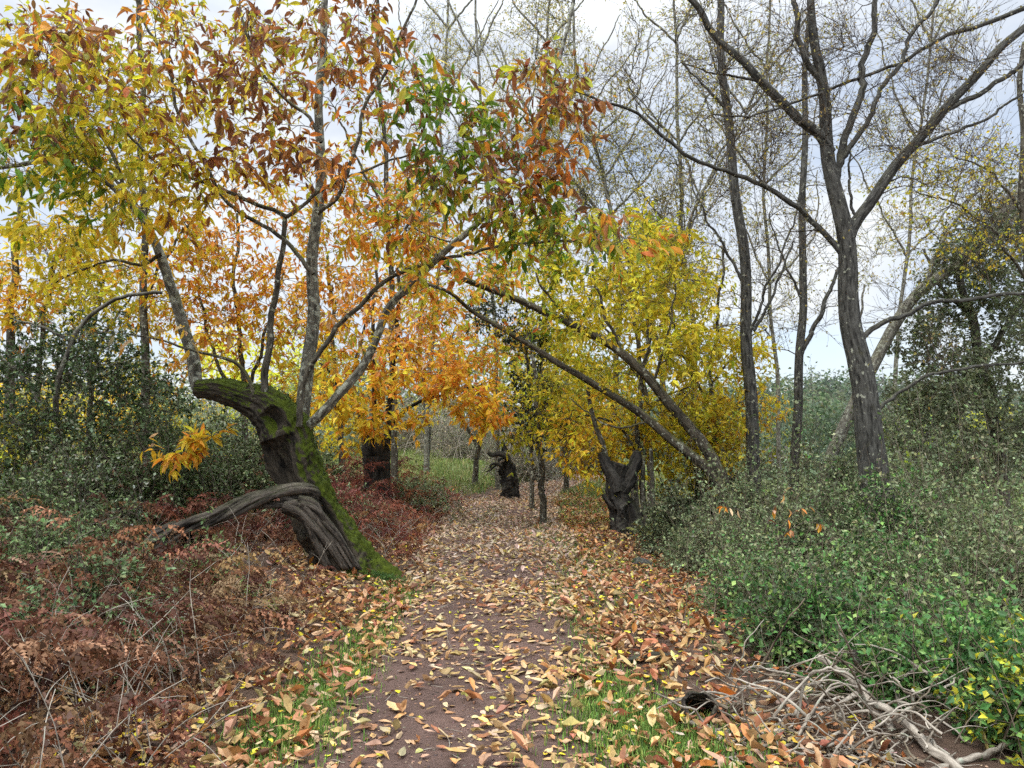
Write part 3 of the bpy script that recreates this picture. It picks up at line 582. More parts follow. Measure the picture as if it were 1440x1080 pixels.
tree('yellow_chestnut', 'far yellow chestnut over the bend of the path', 'tree',
     [([(796,688),(797,640),(790,600),(780,540),(785,460)], 5, 2.5),([(790,600),(820,560),(850,540)],3,1.5)], 21,
     [(780,550,60,30,20.5,1.5,14),(830,580,60,30,20.5,1.5,16),(790,500,70,40,20.5,1.5,14),(860,560,60,40,20.5,1.5,14),(740,500,50,40,20.5,1.5,7)],
     cfield([(770,560,YEL+YGR),(820,580,YEL+YGR),(790,500,YGR+YEL),(860,560,YEL+GOLD)],25), leaf=(.14,.22), ntw=6, per=4, sub=1, tl=(.3,.7), group=YG_, S=8)
tree('sapling', 'slim young chestnut at the right edge of the path, yellow-green leaves', 'tree',
     [([(764,732),(763,690),(759,640),(757,600),(754,560),(750,500)], 6.5, 3),([(757,612),(740,590),(720,575)],2,1),([(757,600),(780,580),(800,570)],2,1)], 13.8,
     [(755,595,45,26,13.6,.5,22),(735,620,25,18,13.5,.4,7),(785,590,35,22,13.6,.4,10),(760,540,50,30,13.6,.6,14),(790,620,20,14,13.5,.3,4),(730,560,30,25,13.6,.4,7)],
     pl(YEL, YGR, YGR), leaf=(.09,.15), ntw=6, per=4, sub=0, S=10)
tree('evergreen_sapling', 'thin dark evergreen tree behind the sapling by the path', 'tree',
     [([(748,690),(748,640),(746,580),(742,500),(740,420)], 4, 2)], 16.5,
     [(745,560,28,40,16.4,.6,20),(760,600,40,22,16.4,.6,14),(740,480,30,40,16.4,.6,12),(700,440,40,30,16.4,.8,8)], pl([(.03,.045,.02),(.045,.06,.025)]), leaf=(.07,.11), tm=OVAL, ntw=8, per=6, sub=1, droop=.1, S=7, lmat=EVER)
# charred pollard by the path
DB = float(onG(880, 752)[1]); g0 = onG(880, 752)
root = thing('charred_stump', 'charred hollow pollard stump with two stubs at the right of the path', 'tree stump', g0)
b, cS, rS = sculpt([(888,770),(884,748),(878,722),(868,697),(868,672),(874,652)], [25,25,20,14,13,11], DB, 110, 72, notches=[(.05,.5,70,24,.75),(.5,.97,105,28,.7),(.3,.7,20,20,.45),(.15,.6,150,18,.5)], ridge=.11, seed=2.4, lobes=.35, bark_dents=.06)
b.build('trunk', B_BURN, root, g0)
for (px, wd, sd) in [([(868,690),(860,668),(851,650),(845,636)], [11,9,8,4], 3), ([(874,690),(886,668),(894,648),(896,634)], [10,9,8,5], 5), ([(866,712),(857,706),(850,698),(847,690)], [7,5,3,1], 7)]:
    b, _, _ = sculpt(px, wd, DB-.02, 36, 32, ridge=.12, seed=sd, bark_dents=.07); b.build('stub', B_BURN, root, g0)
for px in ([(852,645),(848,625),(838,600),(830,570),(826,545)], [(900,760),(906,730),(903,690),(905,640)], [(893,762),(897,735),(895,700),(893,650)], [(914,758),(918,715),(917,670),(915,630)]):
    b = MB(); b.tubes(catmull(P(*np.array([(x, y, DB+.1) for x, y in px]).T), 20), np.linspace(4.2, 2.4, 20)/F*DB, 8, bump=.05); b.build('shoot', B_CHEST, root, g0)
# far charred stump with pale broken branches
DC = float(onG(714, 700)[1]); g0 = onG(714, 700)
root = thing('broken_stump', 'black broken stump with pale splintered branches beyond the red bracken', 'tree stump', g0)
b, _, _ = sculpt([(716,706),(717,690),(716,672),(712,655),(707,643)], [12,12,12,10,7], DC, 70, 48, notches=[(.3,.9,150,30,.4)], ridge=.13, seed=4, bark_dents=.08); b.build('trunk', B_BURN, root, g0)
b, _, _ = sculpt([(713,655),(711,640),(709,630),(706,620)], [7,6,4,1.5], DC, 24, 20, ridge=.1, seed=1); b.build('spike', B_BURN, root, g0)
for px, w0, mt in [([(714,642),(702,638),(692,640),(686,636)], 5.5, B_BURN), ([(718,639),(708,637),(700,640),(696,648)], 2.2, B_TWIG), ([(714,645),(704,650),(700,660)], 2., B_TWIG), ([(706,655),(694,652),(688,658)], 2.5, B_BURN), ([(703,650),(690,660),(684,664)], 1.6, B_BURN)]:
    b = MB(); b.tubes(catmull(P(*np.array([(x, y, DC-.3) for x, y in px]).T), 16), np.linspace(w0, w0*.5, 16)/F*DC, 7, bump=.08); b.build('splinter', mt, root, g0)

# ================================================================== 4. bare poplars at right
PG = 'bare poplars right of the path'
popleaf = pl([(.30,.24,.10),(.42,.34,.08),(.22,.17,.10),(.50,.40,.08)])
def poplar(label, limbs, d, blobs, **k):
    kw = dict(leaf=(.035,.06), tm=OVAL, mats=(B_POP, B_TWIGD), ntw=6, tl=(.3,.9), per=1, sub=2, group=PG, rise=.35, rmax=.03, trw=(.0045,.002), up=.25, droop=.4, tip=.3, S=12, rt=.004)
    kw.update(k); return tree('bare_poplar', label, 'tree', limbs, d, blobs, popleaf, **kw)
poplar('largest bare poplar, dark forked trunk standing in the green brambles', [
    ([(1236,705),(1228,650),(1220,600),(1212,540),(1204,480),(1197,430),(1192,385),(1187,345),(1180,300),(1172,250),(1165,205),(1157,133),(1147,67),(1140,0),(1134,-60)], 26, 5),
    ([(1168,215),(1150,188),(1120,163),(1070,113),(1020,63),(977,10),(950,-30)], 9.5, 5),
    ([(1190,372),(1194,340),(1204,312),(1227,277),(1277,213),(1320,163),(1360,120),(1400,73),(1445,38),(1500,-10)], 11, 6),
    ([(1174,262),(1183,215),(1200,167),(1213,110),(1224,50),(1233,0),(1238,-60)], 7.5, 4),
    ([(1152,110),(1140,95),(1127,70),(1117,0),(1112,-50)], 6, 4),
    ([(1182,225),(1205,195),(1228,150),(1260,95),(1290,40),(1320,0),(1340,-30)], 5, 3),
    ([(1330,155),(1360,140),(1400,118),(1445,85),(1490,60)], 5, 3.5),
    ([(1190,368),(1172,342),(1150,320),(1120,290),(1080,265),(1020,240),(960,215),(920,185),(890,155),(830,135),(780,120)], 5.5, 2),
    ([(1500,-5),(1440,12),(1380,35),(1330,52),(1260,90),(1180,120),(1120,145),(1060,160),(1000,162)], 5, 1.5),
    ([(1206,484),(1222,468),(1240,455),(1267,443),(1310,427),(1360,420),(1440,413),(1490,405)], 5, 2.5),
    ([(1214,600),(1228,582),(1255,560),(1290,535),(1330,522),(1385,514),(1450,508)], 3.5, 2),
    ([(1207,315),(1197,285),(1194,245),(1196,205)], 3, 1.5),
    ([(1290,205),(1330,190),(1390,165),(1450,120)], 3, 2), ([(1072,116),(1040,108),(1000,102),(960,88)], 3, 1)], 10,
    [(1060,60,110,70,10,1,22),(1200,60,100,70,10,1,22),(1340,80,110,80,10,1.2,30),(1240,170,100,60,9.8,1,20),(1090,200,90,60,10,1,20),(1340,230,100,80,10,1,22),(1000,150,90,80,10,1,10),(1120,330,60,40,10,.6,5),(1400,330,70,60,10,.8,7),(900,120,60,50,10,.8,6),(1320,500,60,40,10,.8,4)], per=1, ntw=7, sub=2, S=18)
poplar('straight bare poplar just left of the largest one', [
    ([(1060,680),(1057,600),(1054,520),(1050,440),(1043,340),(1033,250),(1022,160),(1014,60),(1010,-60)], 12, 6),
    ([(1052,480),(1072,420),(1090,380),(1110,330),(1130,260)], 3, 1.2), ([(1046,400),(1020,350),(990,300),(970,250)], 3, 1.2),
    ([(1060,465),(1080,430),(1100,380),(1115,340)], 3, 1.5), ([(1018,150),(990,120),(960,90)], 3, 1.5)], 12.5,
    [(1020,60,80,70,12.5,1.2,14),(1060,200,80,70,12.5,1,14),(980,260,60,70,12.5,1,12),(1090,360,60,60,12.5,1,10),(960,360,50,60,12.5,1,8),(1000,440,50,40,12.5,.8,5)])
poplar('thin bare poplar twisting up between two larger trunks', [
    ([(1116,680),(1120,600),(1123,520),(1130,450),(1128,380),(1129,300),(1130,220),(1134,100),(1138,-40)], 8.5, 4),
    ([(1124,500),(1140,470),(1155,440),(1170,400),(1190,360)], 5, 2.5), ([(1127,420),(1100,360),(1080,300)], 2.5, 1)], 14.5,
    [(1130,250,60,80,14.5,1,12),(1100,350,60,60,14.5,1,10),(1160,420,50,50,14.5,1,7),(1140,120,70,70,14.5,1,10),(1090,470,40,50,14.5,1,6)])
poplar('leaning pale poplar slanting right behind the largest trunk', [
    ([(1150,700),(1165,650),(1190,595),(1225,515),(1258,460),(1300,405),(1345,370),(1395,325),(1440,260),(1500,170)], 10, 9),
    ([(1300,405),(1320,350),(1350,300),(1400,240)], 4, 2), ([(1395,325),(1430,290),(1480,270)], 4, 2), ([(1225,515),(1210,470),(1215,400)],3,1.5)], 13.5,
    [(1320,330,80,60,13.5,1,14),(1400,230,70,60,13.5,1,14),(1260,420,60,50,13.5,1,8),(1400,300,60,50,13.5,1,10)], mats=(B_BIRCH, B_TWIGD), extra=None)
BG_ = 'pale slender poplars in the distance'
pd_ = [([(858,640),(868,500),(872,380),(850,250),(833,200),(815,120),(805,20),(800,-60)], 'slender pale poplar with a bent stem above the arching chestnut'),
       ([(940,640),(930,520),(900,400),(850,310),(790,230),(740,150),(700,60)], 'pale poplar leaning left over the path'),
       ([(980,640),(975,480),(960,340),(955,200),(950,60),(948,-60)], 'pale upright poplar behind the yellow crown'),
       ([(700,620),(696,480),(690,360),(680,220),(672,80),(668,-60)], 'hair-thin pale poplar in the upper middle'),
       ([(1095,640),(1092,520),(1082,400),(1075,260),(1080,100),(1082,-50)], 'thin pale poplar rising between the two dark trunks'),
       ([(1255,600),(1262,480),(1275,360),(1290,200),(1310,60),(1316,-50)], 'thin pale poplar behind the right-hand fork'),
       ([(890,640),(905,520),(935,400),(985,280),(1050,160),(1090,60)], 'pale poplar leaning right among the distant twigs'),
       ([(760,560),(765,420),(770,300),(765,180),(770,60),(775,-50)], 'thin pale poplar above the sapling by the path'),
       ([(600,600),(610,450),(625,300),(620,160),(630,40),(632,-50)], 'distant pale poplar above the green leaf cluster')]
for k, (px, lab) in enumerate(pd_):
    d = [18,20,19,22,19,21,18,23,24][k]; c = px[2:6]
    bl = [(px[i][0]+R_.uniform(-30,30), px[i][1], 80, 85, d, 1.5, 17) for i in range(2, len(px)-1)]
    tree('pale_poplar', lab, 'tree', [(px, 6 if k < 3 else 4, 1.8)]+[([px[i], (px[i][0]+R_.uniform(30,70)*s, px[i][1]-70), (px[i][0]+s*R_.uniform(50,110), px[i][1]-160)], 2.2, 1) for i in (2, 3, 4) for s in (-1, 1)], d, bl,
         pl([(.55,.48,.12),(.46,.44,.14),(.42,.36,.16),(.6,.5,.2)]), leaf=(.055,.095), tm=OVAL, mats=(B_BIRCH, B_BIRCH if k % 2 else B_POP), ntw=8, tl=(.4,1.1), per=3, sub=2, group=BG_, rise=.4, rmax=.03, trw=(.006,.0035), up=.3, S=8, rt=.006)
# yellowish small-leaved tree at the right edge
tree('yellow_poplar', 'small-leaved yellowing poplar at the right edge of the view', 'tree', [([(1452,640),(1450,500),(1446,400),(1440,300),(1436,180),(1440,60)], 8, 4),([(1446,400),(1400,330),(1350,290),(1290,270)],3,1.2),([(1440,300),(1390,240),(1340,220)],3,1.2)], 12,
     [(1340,280,80,50,12,1,18),(1400,340,60,50,12,1,14),(1290,250,60,40,12,.8,8),(1400,230,60,50,12,1,12),(1300,350,60,40,12,.8,6)], pl(YEL, YGR, [(.4,.3,.1)]), leaf=(.05,.085), tm=OVAL, ntw=6, per=3, sub=1, rise=.3, S=8)

# ================================================================== 5. evergreen oaks at right and left
OAKC = pl(OLV, OLV, [(.20,.24,.13),(.26,.29,.17)])
tree('evergreen_oak', 'large dark evergreen oak at the right edge, grey-green and twiggy', 'tree',
     [([(1412,720),(1404,640),(1392,560),(1380,500),(1362,440),(1350,380)], 12, 6),([(1384,510),(1420,450),(1450,400)],6,4),([(1362,440),(1320,400),(1300,350)],4,2),([(1400,620),(1350,600),(1320,585),(1290,600)],3.5,1.5),([(1404,640),(1450,560),(1480,520)],6,3)], 14,
     [(1400,370,70,60,14,1.5,40),(1340,430,65,50,13.8,1.2,32),(1430,450,50,70,14,1.5,30),(1300,480,45,35,13.6,1,16),(1380,520,80,50,13.6,1.4,34),(1430,300,45,40,14,1,20),(1340,360,50,40,14,1,12),(1340,560,60,45,13.2,1.2,26),(1420,620,60,60,13.2,1.4,28),(1350,640,50,50,13,1,20),(1290,560,40,45,13.6,1,16)],
     OAKC, leaf=(.06,.10), tm=OVAL, mats=(B_OLIVE, B_OLIVE), ntw=8, tl=(.2,.5), per=6, sub=1, droop=.1, rise=.1, trw=(.004,.002), lmat=EVER, flat=.45)
tree('evergreen_oak', 'smaller grey-green oak thicket between poplar trunk and right oak', 'tree',
     [([(1290,700),(1288,650),(1280,600),(1290,560)], 5, 3),([(1286,640),(1310,600),(1320,570)],3,2),([(1286,640),(1260,600),(1250,570)],3,2)], 20,
     [(1290,600,50,35,20,1.5,20),(1260,620,40,40,20,1.5,16),(1320,620,40,40,20,1.5,14),(1250,670,50,25,19,1,12),(1310,670,50,25,19,1,12)],
     pl(GREY, OLV, [(.17,.20,.08)]), leaf=(.08,.13), tm=OVAL, mats=(B_OLIVE, B_OLIVE), ntw=7, tl=(.25,.6), per=6, sub=1, droop=.1, rise=.1, lmat=EVER)
tree('dark_oak', 'dark green oak thicket with twisting black limbs at far left', 'tree',
     [([(70,720),(72,640),(80,560),(100,480),(135,438),(180,415),(230,412)], 6, 3),([(76,600),(40,540),(0,500)],5,3),([(100,480),(60,460),(20,450)],3,2)], 10.2,
     [(60,520,90,40,10.5,1,30),(150,540,70,45,10.5,1,26),(40,600,80,50,10.2,1,30),(140,620,80,45,10.2,1,28),(220,590,40,60,10.8,.8,16),(30,680,70,30,9.8,.6,14),(130,480,60,25,10.6,.6,10)],
     pl([(.05,.09,.03),(.08,.12,.04),(.035,.06,.022),(.11,.15,.06)]), leaf=(.045,.085), tm=OVAL, mats=(B_OLIVE, B_TWIGD), ntw=8, tl=(.2,.5), per=6, sub=1, droop=.1, rise=.1, lmat=EVER)
# ================================================================== 6. far woods, hill
def treetop(X, Y): return 0
def hillz(X, Y): return -3+15*np.exp(-((X-70)/60)**2-((Y-190)/60)**2)+10*np.exp(-((X-160)/70)**2-((Y-200)/70)**2)
v, f, c = sheet(np.linspace(-60, 330, 90), np.linspace(70, 330, 70), lambda X, Y: np.zeros(X.shape+(3,))+A(.10,.13,.07), hf=hillz)
b = MB(); b.add(v, [f], c, smooth=True); o = b.build('hill', groundmat('hill_ground', 2)); o['kind'] = 'structure'
def crowns(cent, rad, per, size, cols, sq=.8):
    """leaf clumps filling uneven crowns"""
    n = len(cent)*per; i = np.repeat(np.arange(len(cent)), per); u = rdir(n); rr = rad[i]*R_.uniform(.55, 1.12, n)
    rr = rr*(1+.25*np.sin(u[:, 0]*6+i)+.2*np.sin(u[:, 2]*8+i*2))
    p = cent[i]+u*rr[:, None]*A(1, 1, sq); nn = norm(u+rdir(n)*.8+A(0, 0, .3)); X = norm(np.cross(nn, rdir(n)))
    base = pal(cols, len(cent), .22)[i]; c = np.clip(base*np.exp(R_.normal(0, .25, (n, 1))), .003, .9)
    return p, X, np.cross(nn, X), nn, R_.uniform(*size, n), c
def wood(name, spec, label=None):
    b = MB()
    for (x0, x1, y0, y1, z0, z1, r0, r1, n, per, size, cols) in spec:
        cx = R_.uniform(x0, x1, n); cy_ = R_.uniform(y0, y1, n); r = R_.uniform(r0, r1, n); cz = R_.uniform(z0, z1, n)
        p, X, Y, Z, s, c = crowns(np.stack([cx, cy_, cz+G(cx, cy_)], -1), r, per, size, cols); b.stamp(OVAL, p, X, Y, Z, s, c)
    o = b.build(name, LEAF); o['kind'] = 'stuff'
    if label: o['label'] = label
    return o
DG = [(.05,.075,.03),(.07,.10,.045),(.09,.12,.05)]
FW = [(.13,.17,.10),(.16,.19,.12),(.11,.15,.09),(.19,.21,.12)]
wood('far_woods', [(-32,-5,29,40,.2,3.0,1.3,2.6,44,440,(.18,.32),YEL+OLV+GOLD+GREY), (-75,-12,42,60,.5,6,2.2,4,46,420,(.3,.5),YEL+GOLD+YGR+OLV), (-75,-5,38,58,.3,2.5,1.6,3,44,420,(.28,.45),OLV+DG+YGR), (-14,26,46,62,.5,6,2,4,40,420,(.3,.5),OLV+GREY+GREY+YGR[:1]), (-14,24,40,52,.2,2.,1.2,2.4,36,420,(.22,.4),GREY+OLV+[(.25,.2,.13)]),
    (20,80,46,66,.3,4.5,2,4,60,420,(.3,.5),FW+OLV), (16,60,30,44,.2,1.6,1.2,2.4,46,400,(.2,.36),FW+GREY),(14,50,34,48,1,3.2,1.2,2.4,24,400,(.2,.36),FW+YGR)])
b = MB(); n = 900; x = R_.uniform(-20, 200, n); y = R_.uniform(100, 235, n); r = R_.uniform(3, 5.5, n)
p, X, Y, Z, s, c = crowns(np.stack([x, y, hillz(x, y)+r*.4], -1), r, 60, (.9, 1.5), [(.14,.18,.12),(.17,.20,.14),(.12,.16,.11),(.20,.22,.13)]); b.stamp(OVAL, p, X, Y, Z, s, c)
o = b.build('hillside_woods', LEAF); o['kind'] = 'stuff'
# ================================================================== 7. ground cover
def area(n, x0, x1, y0, y1, f, pw=1.):
    x = R_.uniform(x0, x1, n); y = y0+(y1-y0)*R_.random(n)**pw; k = R_.random(n) < f(x, y); return x[k], y[k]
tw_base = c1[:40]
def side(x, y): return x-pathx(y)
# fallen leaves
lit = MB()
def vary(t, a, sd):
    q = np.random.default_rng(sd); v = t[0]+q.normal(0, a, t[0].shape)*A(1, .8, 1.6); v[:, 0] += .18*q.uniform(-1, 1)*v[:, 1]**2; return v, t[1], t[2]
VAR = {id(t): [t]+[vary(t, .035, 7*k+len(t[0])) for k in range(6)] for t in (CURL, CHEST, ROUND)}
PALE = [(.58,.44,.33),(.66,.53,.40),(.50,.36,.27),(.62,.46,.30)]
def litter(x, y, size, tm, cols, lift=(.004, .03), tilt=.35, var=.2):
    n = len(x); p = np.stack([x, y, G(x, y)+.008+R_.uniform(*lift, n)], -1); nn = norm(rdir(n)*tilt+A(0, 0, 1)); a = R_.uniform(0, 2*np.pi, n)
    Y = np.stack([np.cos(a), np.sin(a), 0*a], -1); Y = norm(Y-(Y*nn).sum(1)[:, None]*nn); X = np.cross(Y, nn)
    s = R_.uniform(*size, n); S3 = np.stack([s*R_.uniform(.75, 1.25, n), s, s*R_.uniform(-.9, 1.8, n)], -1)
    c = pal(cols, n, var)*.86; fy = np.clip((y-7)/7, 0, .8)*(pd(x, y) < .25); pm = R_.random(n) < fy; c[pm] = pal(PALE, int(pm.sum()), .15)*.9
    vs = VAR[id(tm)]; w_ = R_.integers(0, len(vs), n)
    for q in range(len(vs)):
        m = w_ == q; lit.stamp(vs[q], p[m], X[m], Y[m], nn[m], S3[m], c[m])
MIX = TAN+TAN+TAN+[(.74,.52,.30),(.80,.60,.22),(.45,.22,.12)]
def dens_path(x, y):
    d = pd(x, y); c = np.exp(-(np.abs(side(x, y)+.25)/.38)**2)*np.clip((9-y)/5, 0, 1)
    return np.where(d < .1, (.50+.028*np.clip(y-4, 0, 20))*(1-.55*c)*(.75+.5*sn(x, y, 2.3)), 0)
x, y = area(115000, -1.8, 6, 2.6, 26, dens_path, 1.15)
k = R_.random(len(x)); m = k < .45
litter(x[m], y[m], (.06, .125), CURL, MIX+MIX+RUST); m = (k >= .45) & (k < .62); litter(x[m], y[m], (.05, .10), CHEST, TAN+MIX, (.002, .012), .2)
m = k >= .62; litter(x[m], y[m], (.03, .055), ROUND, YEL+MIX+[(.80,.62,.25),(.75,.58,.30),(.7,.45,.15)], (.002, .012), .25)
def dens_side(x, y):
    d = pd(x, y); s = side(x, y)
    a = np.clip((d+.15)/.25, 0, 1)*np.where(s < 0, np.clip((1.45+.03*y-d)/.5, .12, 1), np.clip((1.5+.05*y-d)/.7, .10, 1))
    return a*(.8+.35*sn(x, y, 1.9))*np.clip(1.15-(y-7)*.05, .4, .85)*np.where(s < 0, np.clip((20-y)/4, .1, 1), 1)
x, y = area(150000, -6, 6.5, 2.6, 24, dens_side, 1.1)
k = R_.random(len(x)); m = k < .62
litter(x[m], y[m], (.05, .12), CURL, RUST+RUST+TAN+TAN+BRN[:2], (.0, .06), .6); m = (k >= .62) & (k < .82); litter(x[m], y[m], (.05, .10), CHEST, TAN+RUST+PALE, (.0, .05), .6)
m = k >= .82; litter(x[m], y[m], (.035, .06), ROUND, YEL+TAN, (.01, .06), .4)
# twigs and stalks among the leaves
o = lit.build('fallen_leaves', DRY); o['kind'] = 'stuff'
tb = MB(); x, y = area(1500, -3, 4, 2.6, 16, lambda x, y: .5+0*x, 1.3); n = len(x); p0 = np.stack([x, y, G(x, y)+.012], -1)
dr = norm(rdir(n)*A(1, 1, .12)); q = mktw(p0, dr, R_.uniform(.05, .28, n), 5, 0, .15); q[..., 2] = np.maximum(q[..., 2], G(q[..., 0], q[..., 1])+.008)
tb.tubes(q, twr(q, .0025, .0012), 4, cap=False); o = tb.build('fallen_twigs', B_TWIG); o['kind'] = 'stuff'
tb = MB(); x, y = area(26000, -2.5, 4, 2.6, 14, lambda x, y: np.where(pd(x, y) < .5, .8, .25), 1.5); n = len(x); nn = norm(rdir(n)*.35+A(0, 0, 1)); Y = norm(np.cross(nn, rdir(n)))
tb.stamp(OVAL, np.stack([x, y, G(x, y)+.010], -1), np.cross(Y, nn), Y, nn, R_.uniform(.007, .026, n), pal([(.10,.06,.045),(.16,.09,.06),(.25,.15,.09),(.05,.035,.03),(.40,.27,.16)], n)); o = tb.build('leaf_fragments', DRY); o['kind'] = 'stuff'
th = np.linspace(0, 2*np.pi, 6, endpoint=False); PEB = (np.array([(.5*np.cos(a)*np.cos(e), .5*np.sin(a)*np.cos(e), .4*np.sin(e)) for e in (-.6, .1, .75) for a in th]), [np.array([(k*6+j, k*6+(j+1) % 6, k*6+6+(j+1) % 6, k*6+6+j) for k in (0, 1) for j in range(6)]), np.array([[12, 13, 14, 15, 16, 17]])], np.ones(18))
tb = MB(); x, y = area(5200, -1.6, 1.4, 2.6, 12, lambda x, y: np.where(pd(x, y) < .15, .8, .1), 1.5); n = len(x); nn = norm(rdir(n)*.4+A(0, 0, 1)); Y = norm(np.cross(nn, rdir(n)))
tb.stamp(PEB, np.stack([x, y, G(x, y)+.006], -1), np.cross(Y, nn), Y, nn, np.abs(R_.normal(.008, .008, (n, 1)))*R_.uniform(.6, 1.4, (n, 3))+.004, pal([(.12,.08,.065),(.16,.11,.09),(.09,.06,.05),(.22,.17,.14)], n), True); o = tb.build('path_pebbles', DRY); o['kind'] = 'stuff'
# grass
GR = [(.15,.27,.05),(.20,.33,.07),(.28,.37,.09),(.12,.22,.05)]
def blades(b, x, y, h, wd, cols, lean=.5):
    n = len(x); p = np.stack([x, y, G(x, y)], -1); a = norm(rdir(n)*A(1, 1, .1)); Z = A(0, 0, 1)*np.ones((n, 3)); W = norm(np.cross(Z, a)); hh = R_.uniform(*h, n)[:, None]; ln = R_.uniform(.1, 1, (n, 1))*lean
    w_ = wd*R_.uniform(.6, 1.3, (n, 1)); v = np.stack([p-W*w_, p+W*w_, p+Z*hh*.6+a*hh*ln*.4-W*w_*.7, p+Z*hh*.6+a*hh*ln*.4+W*w_*.7, p+Z*hh*(1-.35*ln)+a*hh*ln], 1)
    i = (np.arange(n)*5)[:, None]; b.add(v, [i+A(0,1,3,2).astype(int), i+A(2,3,4).astype(int)], np.repeat(pal(cols, n)[:, None], 5, 1))
def gpatch(px, py, r, ry, n):
    g = onG(px, py); return g[0]+R_.normal(0, r, n), g[1]+R_.normal(0, ry, n)
b = MB()
for (px, py, r, ry, n) in [(400,1040,.16,.25,1500),(440,985,.10,.22,1200),(470,960,.14,.25,1100),(515,905,.12,.35,1100),(550,850,.12,.4,600),(560,835,.15,.3,400),(880,1010,.20,.25,2000),(850,985,.1,.2,500),(930,1045,.22,.2,1400),(960,1070,.3,.2,1000),(860,960,.15,.2,500),(800,765,.25,.9,900),(835,800,.3,.6,900),
    (870,790,.3,.5,500),(760,745,.2,1.2,500),(800,735,.3,1.,600),(850,850,.3,.5,400),(820,890,.1,.5,300),(790,845,.1,.5,200),(690,722,.2,1,300),(640,735,.4,1.5,400)]:
    x, y = gpatch(px, py, r, ry, n); blades(b, x, y, (.03, .085), .0042, GR)
x, y = area(9000, -4, 4, 2.6, 14, lambda x, y: np.where(pd(x, y) > .05, .3*np.clip(sn(x, y, 3.3, 2), 0, 1), 0), 1.2); blades(b, x, y, (.03, .08), .003, GR)
x, y = area(26000, 1, 5.5, 13.5, 26, lambda x, y: np.where(pd(x, y) > .1, np.clip(.5+.5*sn(x, y, .9, 1), 0, 1), 0)); blades(b, x, y, (.05, .12), .008, GR+[(.4,.34,.1)])
x, y = area(60000, -14, 3, 20, 42, lambda x, y: np.where(pd(x, y) > .3, .8, 0)); blades(b, x, y, (.1, .28), .014, [(.20,.28,.08),(.27,.32,.10),(.36,.33,.15),(.16,.22,.07)])
x, y = area(40000, 5, 26, 13, 34, lambda x, y: .8+0*x); blades(b, x, y, (.08, .22), .012, [(.17,.28,.06),(.24,.32,.08),(.28,.30,.12)])
o = b.build('grass', FERN); o['kind'] = 'stuff'

# fern frond template (rachis along +y, arching), pinnae with leaflets
def frond_t(n=15, leafl=5, droop=.5, crump=0., wid=.30, seed=0):
    r = np.random.default_rng(seed); V = []; T = []; c = []
    def tri(a, b_, d, col): k = len(V); V.extend([a, b_, d]); T.append((k, k+1, k+2)); c.extend([col]*3)
    ys = np.linspace(.22, 1, n)
    def rz(t): return A(0, t*(1-.12*t), .62*t-droop*1.15*t**2.2)
    for i in range(14):
        a, b_ = rz(i/14), rz((i+1)/14); w_ = .009*(1-i/16)
        tri(a-A(w_,0,0), a+A(w_,0,0), b_, .75); tri(a-A(0,0,w_), a+A(0,0,w_), b_, .75)
    for y in ys:
        L_ = wid*np.sin(np.pi*min(1, .28+.72*(1-y)*1.05))**.8*(1.04-y)**.35+.02
        for s in (-1, 1):
            d0 = norm(A(s, .35, .05)+r.normal(0, .1+crump, 3)+A(0, 0, -crump*1.3)); p = rz(y); up = norm(A(0, -.2, 1)+r.normal(0, crump*1.5, 3)); side_ = norm(np.cross(d0, up))
            pts = [p]; d = d0
            for k in range(leafl): pts.append(pts[-1]+d*L_/leafl); d = norm(d+A(0, 0, -.12-crump*.8)+r.normal(0, crump*.7, 3))
            for k in range(leafl):
                w_ = (.056 if crump > .4 else .042)*(1-k/(leafl+1))*(1.2-y*.6)*(1-.45*min(crump*2, 1)); a, b_ = pts[k], pts[k+1]; m = a*.5+b_*.5
                cl = r.uniform(.8, 1.15)
                tri(a, b_, m+side_*w_+(b_-a)*.35, cl); tri(b_, a, m-side_*w_+(b_-a)*.35, cl)
    return np.array(V), [np.array(T)], np.array(c)
FR = [frond_t(15, 5, .45, 0., seed=k) for k in range(3)]
DEADF = [frond_t(12, 4, R_.uniform(.6, 1.1), .55, .24, seed=10+k) for k in range(8)]
BIGD = [frond_t(15, 5, 1.25, .36, .24, seed=40+k) for k in range(6)]
def fern(b, base, n, L_, cols, lean=(.3, .9), tms=FR):
    base = np.asarray(base); a = np.linspace(0, 2*np.pi, n, endpoint=False)+R_.uniform(0, .6, n)
    for k in range(n):
        Y = A(np.cos(a[k]), np.sin(a[k]), R_.uniform(*lean)); Y = norm(Y); Z = norm(A(0, 0, 1)-Y[2]*Y); X = np.cross(Y, Z)
        b.stamp(tms[k % len(tms)], base[None], X[None], Y[None], Z[None], R_.uniform(*L_, 1), pal(cols, 1))
# dead bracken (uncountable mass)
BRK = [(.17,.075,.038),(.12,.052,.03),(.23,.11,.055),(.30,.17,.09),(.08,.033,.02),(.14,.06,.038)]
def bracken_d(x, y):
    s = -side(x, y)
    near = (s > 1.25+.05*y+.35*sn(x, y, 1.3))*(y < 8.6)*(y > 1.4)
    tree_ = (x > cb[0]-2.9)*(x < cb[0]+.6)*(y > 6.4)*(y < 8.6)
    mid = (s > 1.1+.3*sn(x*0, y, .8))*(y >= 8.6)*(y < 19)
    return np.where((near & ~tree_) | mid, .92, np.where(tree_ & (x < cb[0]-.25), .05, 0))*np.clip(.8+.5*sn(x, y, .8, 4), .2, 1)
b = MB()
x, y = area(15000, -13, -1, 1.5, 19.5, bracken_d, 1.4)
mo = R_.integers(0, 8, len(x)); n = len(x)
hz = R_.uniform(.0, .62, n)*(1+.5*(y > 9))*(.75+.5*sn(x, y, 2.2, 6))*np.clip((-side(x, y)-1.0)/1.2, .15, 1)
